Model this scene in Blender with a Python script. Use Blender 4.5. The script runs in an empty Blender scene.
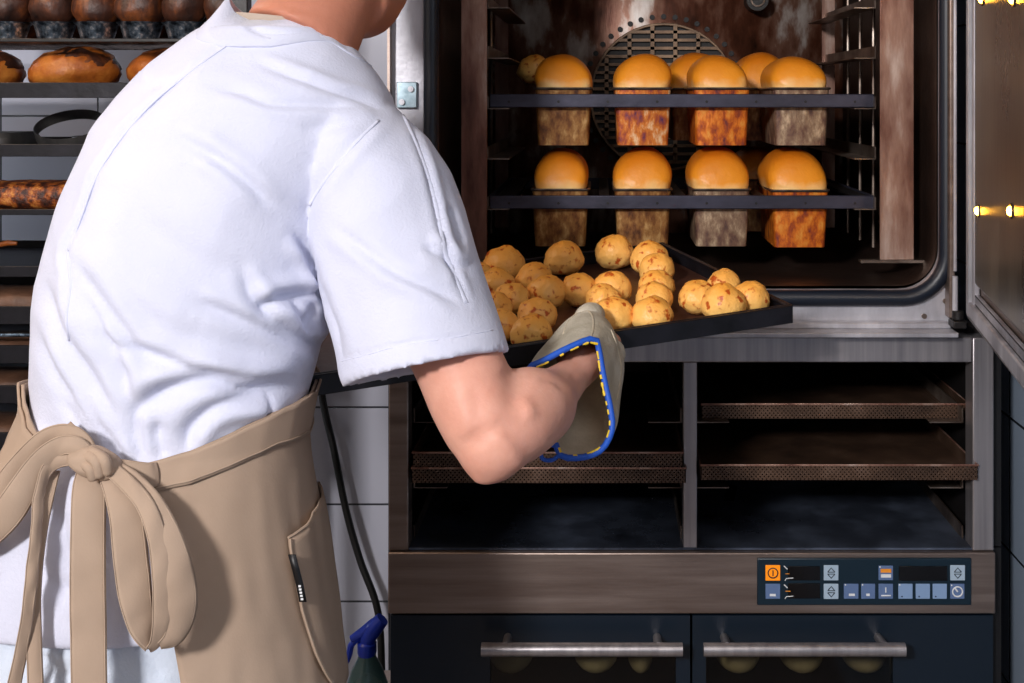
import bpy, bmesh, math, random
import numpy as np
from mathutils import Vector, Matrix, noise as mnoise
random.seed(7)
PI = math.pi
F, VX, HY, CZ = 1190.0, 600.0, 95.0, 1.5
SC = bpy.context.scene
COL = SC.collection

def P(px, py, Y):
    return Vector(((px-VX)/F*Y, Y, CZ-(py-HY)/F*Y))
def lin(v):
    v /= 255.0
    return v/12.92 if v <= 0.04045 else ((v+0.055)/1.055)**2.4
def c(r, g, b):
    return (lin(r), lin(g), lin(b), 1.0)
def lerp(a, b, t): return a+(b-a)*t
def interp(x, tab):
    if x <= tab[0][0]: return tab[0][1]
    for (a, va), (b, vb) in zip(tab, tab[1:]):
        if x <= b:
            return lerp(va, vb, (x-a)/(b-a))
    return tab[-1][1]

# ------------------------------------------------------------------ materials
def mat(name, col=None, rough=.5, metal=0., ramp=None, scale=5., stretch=(1, 1, 1), detail=6., bump=0., bscale=40.,
        bstretch=(1, 1, 1), rvar=0., coat=0., trans=0., alpha=1., emit=None, estr=0., spec=.5, sss=0., coords='Object', rnd=False, sheen=0.):
    m = bpy.data.materials.new(name); m.use_nodes = True
    nt = m.node_tree; b = nt.nodes['Principled BSDF']; N = nt.nodes.new; L = nt.links.new
    b.inputs['Roughness'].default_value = rough
    b.inputs['Metallic'].default_value = metal
    b.inputs['Specular IOR Level'].default_value = spec
    b.inputs['Coat Weight'].default_value = coat
    b.inputs['Coat Roughness'].default_value = .12
    b.inputs['Transmission Weight'].default_value = trans
    b.inputs['Alpha'].default_value = alpha
    b.inputs['Sheen Weight'].default_value = sheen
    if sss:
        b.inputs['Subsurface Weight'].default_value = sss
        b.inputs['Subsurface Radius'].default_value = (.02, .008, .004)
        b.inputs['Subsurface Scale'].default_value = .3
    if col: b.inputs['Base Color'].default_value = col
    if emit:
        b.inputs['Emission Color'].default_value = emit; b.inputs['Emission Strength'].default_value = estr
    tc = N('ShaderNodeTexCoord')
    src = tc.outputs[coords]
    if rnd:
        oi = N('ShaderNodeObjectInfo'); mu = N('ShaderNodeMath'); mu.operation = 'MULTIPLY'; mu.inputs[1].default_value = 37.
        L(oi.outputs['Random'], mu.inputs[0])
        ad = N('ShaderNodeVectorMath'); ad.operation = 'ADD'; L(src, ad.inputs[0]); L(mu.outputs[0], ad.inputs[1]); src = ad.outputs[0]
    def nz(sc, st, det):
        mp = N('ShaderNodeMapping'); mp.inputs['Scale'].default_value = st; L(src, mp.inputs[0])
        n = N('ShaderNodeTexNoise'); n.inputs['Scale'].default_value = sc; n.inputs['Detail'].default_value = det
        n.inputs['Roughness'].default_value = .6
        L(mp.outputs[0], n.inputs['Vector']); return n
    if ramp:
        n = nz(scale, stretch, detail)
        r = N('ShaderNodeValToRGB'); els = r.color_ramp.elements
        while len(els) < len(ramp): els.new(.5)
        for e, (p, cc) in zip(els, ramp): e.position = p; e.color = cc
        L(n.outputs['Fac'], r.inputs[0]); L(r.outputs[0], b.inputs['Base Color'])
        m['ramp'] = r.name
        if rvar:
            mr = N('ShaderNodeMapRange'); mr.inputs[1].default_value = .3; mr.inputs[2].default_value = .7
            mr.inputs[3].default_value = rough-rvar; mr.inputs[4].default_value = rough+rvar
            L(n.outputs['Fac'], mr.inputs[0]); L(mr.outputs[0], b.inputs['Roughness'])
    if bump:
        n2 = nz(bscale, bstretch, 3.)
        bp = N('ShaderNodeBump'); bp.inputs['Strength'].default_value = bump; bp.inputs['Distance'].default_value = .004
        L(n2.outputs['Fac'], bp.inputs['Height']); L(bp.outputs[0], b.inputs['Normal'])
    return m

def tile_mat(name, tile, grout, ox, oz, axis='X', size=.204, rough=.18):
    m = bpy.data.materials.new(name); m.use_nodes = True
    nt = m.node_tree; b = nt.nodes['Principled BSDF']; N = nt.nodes.new; L = nt.links.new
    tc = N('ShaderNodeTexCoord'); sx = N('ShaderNodeSeparateXYZ'); cb = N('ShaderNodeCombineXYZ')
    L(tc.outputs['Object'], sx.inputs[0]); L(sx.outputs[axis], cb.inputs[0]); L(sx.outputs['Z' if axis != 'F' else 'Y'], cb.inputs[1])
    mp = N('ShaderNodeMapping'); mp.inputs['Location'].default_value = (ox, oz, 0); L(cb.outputs[0], mp.inputs[0])
    br = N('ShaderNodeTexBrick'); br.offset = 0; br.squash = 1
    br.inputs['Scale'].default_value = 1; br.inputs['Brick Width'].default_value = size; br.inputs['Row Height'].default_value = size
    br.inputs['Mortar Size'].default_value = .0022; br.inputs['Mortar Smooth'].default_value = .1
    br.inputs['Color1'].default_value = tile; br.inputs['Color2'].default_value = tuple(x*.93 for x in tile[:3])+(1,); br.inputs['Mortar'].default_value = grout
    L(mp.outputs[0], br.inputs['Vector']); L(br.outputs['Color'], b.inputs['Base Color'])
    bp = N('ShaderNodeBump'); bp.invert = True; bp.inputs['Distance'].default_value = .002; bp.inputs['Strength'].default_value = .6
    L(br.outputs['Fac'], bp.inputs['Height']); L(bp.outputs[0], b.inputs['Normal'])
    b.inputs['Roughness'].default_value = rough
    return m

def perf_mat(name, ramp):
    m = mat(name, ramp=ramp, scale=12, rough=.5, metal=.4, bump=.1, bscale=80)
    nt = m.node_tree; b = nt.nodes['Principled BSDF']; N = nt.nodes.new; L = nt.links.new
    tc = N('ShaderNodeTexCoord'); sx = N('ShaderNodeSeparateXYZ'); L(tc.outputs['Object'], sx.inputs[0])
    def mth(op, a, bb):
        n = N('ShaderNodeMath'); n.operation = op
        for i, v in enumerate((a, bb)):
            if v is None: continue
            if isinstance(v, (int, float)): n.inputs[i].default_value = v
            else: L(v, n.inputs[i])
        return n.outputs[0]
    k = PI/.003
    s1 = mth('SINE', mth('MULTIPLY', sx.outputs['X'], k), None)
    s2 = mth('SINE', mth('MULTIPLY', mth('ADD', sx.outputs['Y'], sx.outputs['Z']), k*.9), None)
    pr = mth('GREATER_THAN', mth('MULTIPLY', s1, s2), .42)
    al = mth('SUBTRACT', 1., pr)
    L(al, b.inputs['Alpha'])
    return m

def crust_mat(name, z0, z1, pale, mid, top, spots=None):
    """bread: pale at the foot of the crust, browner on top, with a freckled noise."""
    m = mat(name, rough=.4, bump=.6 if spots else .3, bscale=75 if spots else 60, rnd=True, spec=.35)
    nt = m.node_tree; b = nt.nodes['Principled BSDF']; N = nt.nodes.new; L = nt.links.new
    tc = N('ShaderNodeTexCoord'); sx = N('ShaderNodeSeparateXYZ'); L(tc.outputs['Object'], sx.inputs[0])
    mr = N('ShaderNodeMapRange'); mr.inputs[1].default_value = z0; mr.inputs[2].default_value = z1; L(sx.outputs['Z'], mr.inputs[0])
    oi = N('ShaderNodeObjectInfo'); mu = N('ShaderNodeMath'); mu.operation = 'MULTIPLY'; mu.inputs[1].default_value = 23.
    L(oi.outputs['Random'], mu.inputs[0])
    ad0 = N('ShaderNodeVectorMath'); ad0.operation = 'ADD'; L(tc.outputs['Object'], ad0.inputs[0]); L(mu.outputs[0], ad0.inputs[1])
    n = N('ShaderNodeTexNoise'); n.inputs['Scale'].default_value = 28; n.inputs['Detail'].default_value = 5; L(ad0.outputs[0], n.inputs['Vector'])
    ma = N('ShaderNodeMath'); ma.operation = 'MULTIPLY_ADD'; ma.inputs[1].default_value = .5; ma.inputs[2].default_value = -.25
    L(n.outputs['Fac'], ma.inputs[0])
    ad = N('ShaderNodeMath'); ad.operation = 'ADD'; L(mr.outputs[0], ad.inputs[0]); L(ma.outputs[0], ad.inputs[1])
    r = N('ShaderNodeValToRGB'); els = r.color_ramp.elements; els.new(.5)
    for e, (p, cc) in zip(els, ((0.02, pale), (.3, mid), (1., top))): e.position = p; e.color = cc
    L(ad.outputs[0], r.inputs[0])
    out = r.outputs[0]
    if spots:
        v = N('ShaderNodeTexNoise'); v.inputs['Scale'].default_value = 95; v.inputs['Detail'].default_value = 2; L(ad0.outputs[0], v.inputs['Vector'])
        gt = N('ShaderNodeMapRange'); gt.inputs[1].default_value = .575; gt.inputs[2].default_value = .68; L(v.outputs['Fac'], gt.inputs[0])
        mx = N('ShaderNodeMix'); mx.data_type = 'RGBA'; L(gt.outputs[0], mx.inputs[0]); L(out, mx.inputs[6]); mx.inputs[7].default_value = spots
        out = mx.outputs[2]
    L(out, b.inputs['Base Color'])
    return m

MT = {}
MT['steel'] = mat('brushed_steel', ramp=[(.3, c(150, 146, 150)), (.7, c(185, 180, 182))], scale=6, stretch=(14, 14, .4), rough=.36, metal=.8, bump=.06, bscale=30, bstretch=(1, 1, 40), rvar=.05)
MT['steel_warm'] = mat('warm_steel', ramp=[(.3, c(138, 122, 114)), (.7, c(165, 150, 142))], scale=4, stretch=(1, 1, 20), rough=.42, metal=.9, bump=.05, bscale=30, bstretch=(1, 1, 40), rvar=.05)
MT['steel_scuffed'] = mat('scuffed_steel', ramp=[(.3, c(140, 138, 146)), (.55, c(190, 190, 198)), (.75, c(225, 225, 232))], scale=14, stretch=(1, 1, .3), rough=.40, metal=.45, bump=.15, bscale=40, rvar=.1)
MT['zinc'] = mat('zinc_plate', ramp=[(.35, c(120, 140, 150)), (.65, c(185, 205, 215))], scale=40, rough=.35, metal=.8)
MT['black_paint'] = mat('black_painted_metal', col=c(14, 14, 17), rough=.45, bump=.1, bscale=90)
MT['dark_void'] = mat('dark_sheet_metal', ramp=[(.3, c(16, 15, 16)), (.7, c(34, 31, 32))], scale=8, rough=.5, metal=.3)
MT['cavity'] = mat('baked_cavity_steel', ramp=[(.3, c(34, 20, 15)), (.44, c(92, 52, 36)), (.53, c(128, 92, 76)), (.6, c(186, 172, 164)), (.72, c(225, 220, 216))], scale=9, stretch=(1.4, 1, .6), detail=15, rough=.42, metal=.5, bump=.2, bscale=60, bstretch=(1, 1, .3), rvar=.15)
MT['cavity_dark'] = mat('sooty_cavity_steel', ramp=[(.3, c(20, 14, 12)), (.6, c(52, 38, 32)), (.8, c(92, 78, 70))], scale=7, detail=10, rough=.45, metal=.45, bump=.2, bscale=60)
MT['post'] = mat('heat_stained_post', ramp=[(.3, c(66, 38, 32)), (.45, c(116, 80, 68)), (.56, c(150, 118, 104)), (.7, c(196, 178, 168))], scale=7, stretch=(2.5, 2, .6), detail=12, rough=.45, metal=.45, bump=.15, bscale=70, bstretch=(1, 1, .2))
MT['rail'] = mat('sooty_rail_steel', ramp=[(.3, c(70, 56, 48)), (.6, c(140, 126, 116)), (.8, c(190, 180, 170))], scale=18, rough=.35, metal=.8)
MT['guard'] = mat('stained_guard_steel', ramp=[(.3, c(80, 60, 46)), (.7, c(150, 124, 100))], scale=16, rough=.45, metal=.4)
MT['gasket'] = mat('silicone_gasket', col=c(14, 24, 38), rough=.42, spec=.5)
MT['tray_blue'] = mat('blue_steel_bar', ramp=[(.35, c(44, 44, 56)), (.6, c(66, 66, 82)), (.8, c(84, 84, 100))], scale=20, stretch=(.5, 1, 1), rough=.42, metal=.5, bump=.1, bscale=70)
MT['black_tray'] = mat('black_baking_tray', ramp=[(.3, c(16, 16, 20)), (.7, c(36, 36, 44))], scale=22, rough=.38, metal=.4, bump=.12, bscale=60)
MT['tray_floor'] = mat('seasoned_tray_floor', ramp=[(.3, c(58, 34, 26)), (.6, c(92, 60, 48)), (.8, c(112, 80, 66))], scale=9, rough=.4, metal=.3, bump=.15, bscale=60)
MT['perf'] = perf_mat('perforated_steel', [(.3, c(50, 36, 28)), (.55, c(88, 66, 52)), (.75, c(118, 94, 80))])
MT['shelf_floor'] = mat('stained_shelf_steel', ramp=[(.3, c(40, 44, 54)), (.5, c(74, 82, 98)), (.68, c(112, 124, 146)), (.85, c(190, 196, 208))], scale=7, detail=12, rough=.32, metal=.6, bump=.12, bscale=40, rvar=.12)
MT['navy'] = mat('navy_enamel', col=c(8, 24, 38), rough=.4)
MT['navy_panel'] = mat('navy_control_foil', col=c(10, 34, 48), rough=.35)
MT['display'] = mat('black_display', col=c(5, 5, 8), rough=.12)
MT['btn_orange'] = mat('orange_key', col=c(255, 150, 12), rough=.5, emit=c(255, 140, 5), estr=.25)
MT['btn_blue'] = mat('slate_blue_key', col=c(92, 116, 158), rough=.5)
MT['btn_grey'] = mat('pale_grey_key', col=c(165, 186, 205), rough=.5)
MT['btn_pale'] = mat('pale_blue_key', col=c(130, 158, 196), rough=.5)
MT['icon_dark'] = mat('dark_print', col=c(14, 30, 46), rough=.6)
MT['icon_white'] = mat('white_print', col=c(225, 228, 230), rough=.6)
MT['icon_orange'] = mat('orange_print', col=c(240, 150, 40), rough=.6)
MT['door_inner'] = mat('browned_door_steel', ramp=[(.28, c(70, 58, 48)), (.48, c(120, 108, 92)), (.62, c(146, 136, 120)), (.8, c(180, 172, 160))], scale=4, stretch=(1, 1, .5), detail=12, rough=.30, metal=.72, bump=.12, bscale=50, bstretch=(1, 1, .15), rvar=.1)
MT['door_glint'] = mat('reflection_glow', col=c(255, 200, 90), emit=c(255, 176, 50), estr=80.)  # glow standing in for lights reflected in the oven door
MT['rubber'] = mat('black_rubber', col=c(12, 12, 13), rough=.5)
MT['dark_glass'] = mat('tinted_oven_glass', col=c(4, 7, 10), rough=.05, alpha=.42, spec=.6)
def tin(name, cols): return mat(name, ramp=[(.3, cols[0]), (.44, cols[1]), (.55, cols[2]), (.68, cols[3])], scale=75, stretch=(1, 1, .5), detail=15, rough=.42, metal=.35, bump=.25, bscale=120, bstretch=(1, 1, .4), rnd=True)
MT['tin_orange'] = tin('orange_burnt_tin', [c(80, 36, 56), c(176, 80, 26), c(222, 122, 34), c(232, 160, 70)])
MT['tin_purple'] = tin('purple_burnt_tin', [c(70, 38, 84), c(170, 80, 40), c(214, 124, 44), c(240, 204, 160)])
MT['tin_brown'] = tin('brown_tin', [c(66, 34, 20), c(122, 76, 38), c(156, 110, 60), c(200, 160, 104)])
MT['tin_grey'] = tin('grey_brown_tin', [c(70, 50, 54), c(120, 90, 74), c(150, 124, 100), c(206, 180, 150)])
MT['tin_in'] = mat('tin_inside', col=c(40, 28, 22), rough=.5, metal=.3)
MT['loaf'] = crust_mat('golden_crust', -.012, .062, c(250, 214, 148), c(238, 152, 40), c(200, 106, 14))
MT['bun'] = crust_mat('cheese_bun_crust', -.026, .03, c(244, 190, 112), c(252, 204, 120), c(246, 166, 62), spots=c(186, 82, 22))
MT['rustic'] = mat('rustic_crust', ramp=[(.3, c(84, 38, 12)), (.5, c(158, 84, 24)), (.7, c(200, 128, 52))], scale=16, rough=.5, bump=.5, bscale=60, rnd=True)
MT['dark_crust'] = mat('dark_crust', ramp=[(.3, c(24, 12, 10)), (.5, c(66, 34, 20)), (.64, c(124, 66, 24)), (.8, c(180, 110, 44))], scale=30, stretch=(1, 1, .35), rough=.5, bump=.5, bscale=60, rnd=True)
MT['seeded'] = mat('seeded_crust', ramp=[(.34, c(30, 14, 10)), (.47, c(84, 38, 20)), (.55, c(150, 76, 24)), (.66, c(200, 130, 60))], scale=70, rough=.55, bump=1., bscale=90)
MT['brown_flat'] = mat('brown_rye_crust', ramp=[(.3, c(62, 42, 32)), (.7, c(118, 84, 64))], scale=14, rough=.55, bump=.5, bscale=60, rnd=True)
MT['foil'] = mat('aluminium_foil', ramp=[(.38, c(40, 52, 66)), (.56, c(120, 140, 160)), (.66, c(225, 232, 240))], scale=70, rough=.28, metal=.9, bump=.5, bscale=90)
MT['ringsteel'] = mat('dull_ring_steel', ramp=[(.3, c(62, 62, 64)), (.7, c(110, 108, 106))], scale=20, rough=.45, metal=.6)
MT['shirt'] = mat('white_cotton', ramp=[(.3, c(202, 206, 226)), (.7, c(212, 215, 233))], scale=5, rough=.85, bump=.2, bscale=300, sheen=.2, spec=.2)
MT['trouser'] = mat('pale_trouser_cotton', ramp=[(.3, c(196, 208, 224)), (.7, c(214, 222, 236))], scale=8, rough=.85, bump=.2, bscale=300, spec=.2)
MT['apron'] = mat('beige_twill', ramp=[(.3, c(163, 141, 122)), (.7, c(176, 154, 135))], scale=6, rough=.85, bump=.06, bscale=500, bstretch=(1, 1, .6), spec=.2)
MT['apron_seam'] = mat('pale_beige_stitching', col=c(172, 150, 130), rough=.8)
MT['under'] = mat('grey_jersey', col=c(178, 162, 148), rough=.9)
MT['skin'] = mat('skin', ramp=[(.3, c(208, 148, 128)), (.55, c(220, 164, 144)), (.75, c(228, 176, 158))], scale=14, rough=.5, bump=.12, bscale=160, sss=.15, spec=.35)
def neck_shade(m, z0, z1, colr):
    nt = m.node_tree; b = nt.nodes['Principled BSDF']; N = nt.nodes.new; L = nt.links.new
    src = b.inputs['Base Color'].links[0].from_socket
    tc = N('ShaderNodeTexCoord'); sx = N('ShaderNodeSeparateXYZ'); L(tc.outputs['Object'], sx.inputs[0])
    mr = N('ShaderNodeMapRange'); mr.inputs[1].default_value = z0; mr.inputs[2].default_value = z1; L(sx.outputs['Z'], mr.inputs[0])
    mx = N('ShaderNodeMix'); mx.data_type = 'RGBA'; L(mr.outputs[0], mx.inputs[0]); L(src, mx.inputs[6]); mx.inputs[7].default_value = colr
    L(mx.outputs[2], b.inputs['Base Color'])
neck_shade(MT['skin'], 1.46, 1.54, c(186, 122, 98))  # shade on neck and head put into the skin colour by height
MT['hair'] = mat('dark_brown_hair', ramp=[(.3, c(34, 22, 16)), (.7, c(66, 46, 34))], scale=120, rough=.7, bump=.6, bscale=200)
MT['eye'] = mat('eye_white', col=c(235, 230, 225), rough=.3)
MT['mitt'] = mat('grey_beige_suede', ramp=[(.3, c(164, 154, 134)), (.55, c(190, 182, 164)), (.75, c(212, 208, 196))], scale=18, rough=.8, bump=.4, bscale=120)
MT['mitt_in'] = mat('beige_lining', ramp=[(.3, c(176, 164, 142)), (.7, c(200, 188, 166))], scale=30, rough=.9, bump=.4, bscale=150)
MT['trim_blue'] = mat('blue_binding', col=c(22, 84, 190), rough=.6)
MT['yellow'] = mat('yellow_thread', col=c(235, 200, 50), rough=.6)
MT['bottle'] = mat('cloudy_teal_plastic', col=c(120, 165, 170), rough=.15, trans=.75)
MT['blue_plastic'] = mat('blue_plastic', col=c(28, 62, 200), rough=.3)
MT['shoe'] = mat('black_shoe_leather', col=c(20, 20, 22), rough=.4)
MT['plaster'] = mat('pale_plaster', ramp=[(.3, c(176, 168, 160)), (.7, c(190, 182, 174))], scale=3, rough=.8)
MT['floor'] = tile_mat('floor_tiles', c(120, 104, 92), c(60, 54, 50), 0, 0, axis='X', size=.3, rough=.35)
for n in MT['floor'].node_tree.nodes:
    if n.type == 'SEPXYZ':
        for l in list(MT['floor'].node_tree.links):
            if l.from_node == n and l.from_socket.name == 'Z':
                to = l.to_socket; MT['floor'].node_tree.links.remove(l); MT['floor'].node_tree.links.new(n.outputs['Y'], to); break
MT['tiles'] = tile_mat('white_wall_tiles', c(186, 188, 202), c(56, 58, 66), 1.0546, -1.456)
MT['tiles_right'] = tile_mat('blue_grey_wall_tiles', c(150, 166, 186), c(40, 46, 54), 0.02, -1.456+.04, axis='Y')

# ------------------------------------------------------------------ mesh helpers
class MB:
    def __init__(s, k=1.): s.v = []; s.f = []; s.mi = []; s.cur = 0; s.k = k
    def add(s, vs, fs):
        o = len(s.v); s.v += [tuple(v) for v in vs]
        for f in fs: s.f.append(tuple(i+o for i in f)); s.mi.append(s.cur)
        return s
    def box(s, x0, x1, y0, y1, z0, z1):
        vs = [(x, y, z) for z in (z0, z1) for y in (y0, y1) for x in (x0, x1)]
        return s.add(vs, [(0, 2, 3, 1), (4, 5, 7, 6), (0, 1, 5, 4), (2, 6, 7, 3), (0, 4, 6, 2), (1, 3, 7, 5)])
    def obox(s, cen, ax, ay, az):
        cen = Vector(cen); ax = Vector(ax); ay = Vector(ay); az = Vector(az)
        vs = [cen+ax*x+ay*y+az*z for z in (-1, 1) for y in (-1, 1) for x in (-1, 1)]
        return s.add(vs, [(0, 2, 3, 1), (4, 5, 7, 6), (0, 1, 5, 4), (2, 6, 7, 3), (0, 4, 6, 2), (1, 3, 7, 5)])
    def loft(s, rings, closed=True, caps=True):
        n = len(rings[0]); vs = [p for r in rings for p in r]; fs = []
        for i in range(len(rings)-1):
            for j in range(n if closed else n-1):
                k = (j+1) % n
                fs.append((i*n+j, i*n+k, (i+1)*n+k, (i+1)*n+j))
        if caps and closed:
            fs.append(tuple(reversed(range(n)))); fs.append(tuple(range((len(rings)-1)*n, len(rings)*n)))
        return s.add(vs, fs)
    def tube(s, pts, r, n=12, closed=False, caps=True, ry=None):
        pts = [Vector(p) for p in pts]; m = len(pts)
        rs = [q*s.k for q in r] if isinstance(r, (list, tuple)) else [r*s.k]*m
        rings = []; up = None
        for i, p in enumerate(pts):
            if closed: t = pts[(i+1) % m]-pts[i-1]
            else: t = pts[min(i+1, m-1)]-pts[max(i-1, 0)]
            t.normalize()
            if up is None:
                up = Vector((0, 0, 1)) if abs(t.z) < .9 else Vector((0, 1, 0))
            a = t.cross(up); 
            if a.length < 1e-4: a = t.cross(Vector((1, 0, 0)))
            a.normalize(); b = a.cross(t).normalized(); up = b
            k = ry if ry else 1.
            rings.append([p+a*math.cos(q*2*PI/n)*rs[i]+b*math.sin(q*2*PI/n)*rs[i]*k for q in range(n)])
        if closed: rings.append(rings[0]); return s.loft(rings, caps=False)
        return s.loft(rings, caps=caps)
    def cyl(s, a, b, r, n=20): return s.tube([a, b], r, n)
    def sphere(s, cen, r, n=16, m=10):
        cen = Vector(cen); r = Vector(r) if not isinstance(r, (int, float)) else Vector((r, r, r))
        r = r*s.k
        rings = []
        for i in range(m+1):
            ph = PI*(i+.02)/(m+.04)
            rings.append([cen+Vector((r.x*math.sin(ph)*math.cos(t*2*PI/n), r.y*math.sin(ph)*math.sin(t*2*PI/n), -r.z*math.cos(ph))) for t in range(n)])
        return s.loft(rings)
    def lathe(s, prof, cen, n=24):
        cen = Vector(cen)
        return s.loft([[cen+Vector((r*math.cos(t*2*PI/n), r*math.sin(t*2*PI/n), z)) for t in range(n)] for r, z in prof])
    def mesh(s, name, off=Vector((0, 0, 0)), ang=35):
        me = bpy.data.meshes.new(name); me.from_pydata([Vector(v)-off for v in s.v], [], s.f); me.update()
        bm = bmesh.new(); bm.from_mesh(me); bmesh.ops.remove_doubles(bm, verts=bm.verts, dist=1e-6)
        bmesh.ops.recalc_face_normals(bm, faces=bm.faces); bm.to_mesh(me); bm.free()
        return me
def wloc(o):
    v = Vector((0, 0, 0))
    while o: v += o.location; o = o.parent
    return v
def finish(me, ang=35):
    me.polygons.foreach_set('use_smooth', [True]*len(me.polygons)); me.set_sharp_from_angle(angle=math.radians(ang)); me.update()
def build(mb, name, m, parent=None, bev=0., ang=35, local=False, solid=0., subd=0, origin=None):
    """one mesh object; vertices are given in world space unless local"""
    if origin is not None and parent is None: off = Vector(origin)
    else: off = Vector((0, 0, 0)) if (local or parent is None) else wloc(parent)
    multi = len(set(mb.mi)) > 1
    if multi:
        me = bpy.data.meshes.new(name); me.from_pydata([Vector(v)-off for v in mb.v], [], mb.f)
        me.polygons.foreach_set('material_index', mb.mi)
    else: me = mb.mesh(name, off)
    for mm in (m if isinstance(m, (list, tuple)) else [m]): me.materials.append(mm)
    finish(me, ang)
    o = bpy.data.objects.new(name, me); COL.objects.link(o)
    if parent: o.parent = parent
    if origin is not None and parent is None: o.location = off
    if subd:
        k = o.modifiers.new('sub', 'SUBSURF'); k.levels = subd; k.render_levels = subd
    if solid:
        k = o.modifiers.new('solid', 'SOLIDIFY'); k.thickness = solid; k.offset = 0
    if bev:
        k = o.modifiers.new('bevel', 'BEVEL'); k.width = bev; k.segments = 2; k.limit_method = 'ANGLE'; k.harden_normals = False
    return o
def thing(name, label, cat, loc=(0, 0, 0), group=None):
    o = bpy.data.objects.new(name, None); COL.objects.link(o); o.location = loc; o.empty_display_size = .05
    return tag(o, label, cat, group)
def tag(o, label, cat, group=None):
    o['label'] = label; o['category'] = cat
    if group: o['group'] = group
    return o
def struct(o): o['kind'] = 'structure'; return o
def copy_tree(o, parent=None):
    q = o.copy(); COL.objects.link(q); q.parent = parent
    for ch in list(o.children): copy_tree(ch, q)
    return q
def remesh(mb, name, voxel, smooth=6, factor=.5):
    me = mb.mesh(name)
    o = bpy.data.objects.new('temp_shape', me); COL.objects.link(o)
    k = o.modifiers.new('r', 'REMESH'); k.mode = 'VOXEL'; k.voxel_size = voxel
    k = o.modifiers.new('s', 'SMOOTH'); k.iterations = smooth; k.factor = factor
    dg = bpy.context.evaluated_depsgraph_get(); dg.update()
    out = bpy.data.meshes.new_from_object(o.evaluated_get(dg)); out.name = name
    bpy.data.objects.remove(o); bpy.data.meshes.remove(me)
    return out
def obj_mesh(name, me, m, parent=None, ang=180):
    me.materials.clear(); me.materials.append(m)
    me.polygons.foreach_set('use_smooth', [True]*len(me.polygons)); me.update()
    if parent:
        me.transform(Matrix.Translation(-wloc(parent)))
    o = bpy.data.objects.new(name, me); COL.objects.link(o)
    if parent: o.parent = parent
    return o
def catmull(pts, n=8):
    pts = [tuple(p) for p in pts]; out = []
    q = [pts[0]]+pts+[pts[-1]]
    for i in range(1, len(q)-2):
        for k in range(n):
            t = k/n
            out.append(tuple(.5*((2*b)+(-a+cc)*t+(2*a-5*b+4*cc-d)*t*t+(-a+3*b-3*cc+d)*t**3) for a, b, cc, d in zip(q[i-1], q[i], q[i+1], q[i+2])))
    out.append(pts[-1]); return out
def rrect(x0, x1, z0, z1, r, n=8):
    pts = []
    for cx, cz, a0 in ((x1-r, z0+r, -90), (x1-r, z1-r, 0), (x0+r, z1-r, 90), (x0+r, z0+r, 180)):
        for k in range(n+1):
            a = math.radians(a0+90*k/n); pts.append((cx+r*math.cos(a), cz+r*math.sin(a)))
    return pts

# ------------------------------------------------------------------ camera, world, lights
cam = bpy.data.cameras.new('camera'); co = bpy.data.objects.new('camera', cam); COL.objects.link(co)
co.location = (0, 0, CZ); co.rotation_euler = (PI/2, 0, 0)
cam.sensor_width = 36; cam.lens = F*36/1024; cam.shift_x = -(VX-512)/1024; cam.shift_y = -(341.5-HY)/1024
cam.clip_start = .05
SC.camera = co
w = bpy.data.worlds.new('world'); SC.world = w; w.use_nodes = True
w.node_tree.nodes['Background'].inputs[0].default_value = (.62, .68, .85, 1); w.node_tree.nodes['Background'].inputs[1].default_value = .16
SC.view_settings.view_transform = 'Standard'; SC.view_settings.look = 'None'; SC.view_settings.exposure = 0; SC.view_settings.gamma = 1
SC.view_settings.use_curve_mapping = False
def area(name, loc, tgt, size, power, col, sy=None):
    l = bpy.data.lights.new(name, 'AREA'); l.energy = power; l.size = size; l.color = col
    if sy: l.shape = 'RECTANGLE'; l.size_y = sy
    o = bpy.data.objects.new(name, l); COL.objects.link(o); o.location = loc
    o.rotation_euler = (Vector(tgt)-Vector(loc)).to_track_quat('-Z', 'Y').to_euler(); return o
area('key_light', (-1.15, -1.45, 2.45), (.0, 1.5, 1.15), .34, 94, (1., .955, .94))  # key light from the upper left behind the camera
area('ceiling_fill', (.5, .2, 2.65), (.1, 1.7, 1.0), .9, 6, (1., .9, .85))  # unseen fill light added high in the room
area('rack_lamp', (-1.45, 1.55, 2.3), (-.8, 1.9, 1.4), .25, 7, (1., .72, .5))
area('back_wall_fill', (-1.76, 2.43, 1.55), (-.9, 2.47, 1.5), .1, 11, (.82, .91, 1.), sy=1.7)  # unseen strip light added to brighten the back wall tiles

# ------------------------------------------------------------------ the room
struct(build(MB().box(-1.9, .72, 2.5, 2.58, 0, 2.8), 'wall_back', MT['tiles']))
struct(build(MB().box(.625, .72, -1.6, 2.5, 0, 2.8), 'wall_right', MT['tiles_right']))
struct(build(MB().box(-1.9, -1.8, -1.6, 2.5, 0, 2.8), 'wall_left', MT['plaster']))
struct(build(MB().box(-1.9, .72, -1.6, 2.58, -.08, 0), 'floor', MT['floor']))
struct(build(MB().box(-1.9, .72, -1.6, 2.58, 2.8, 2.88), 'ceiling', MT['plaster']))

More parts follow.
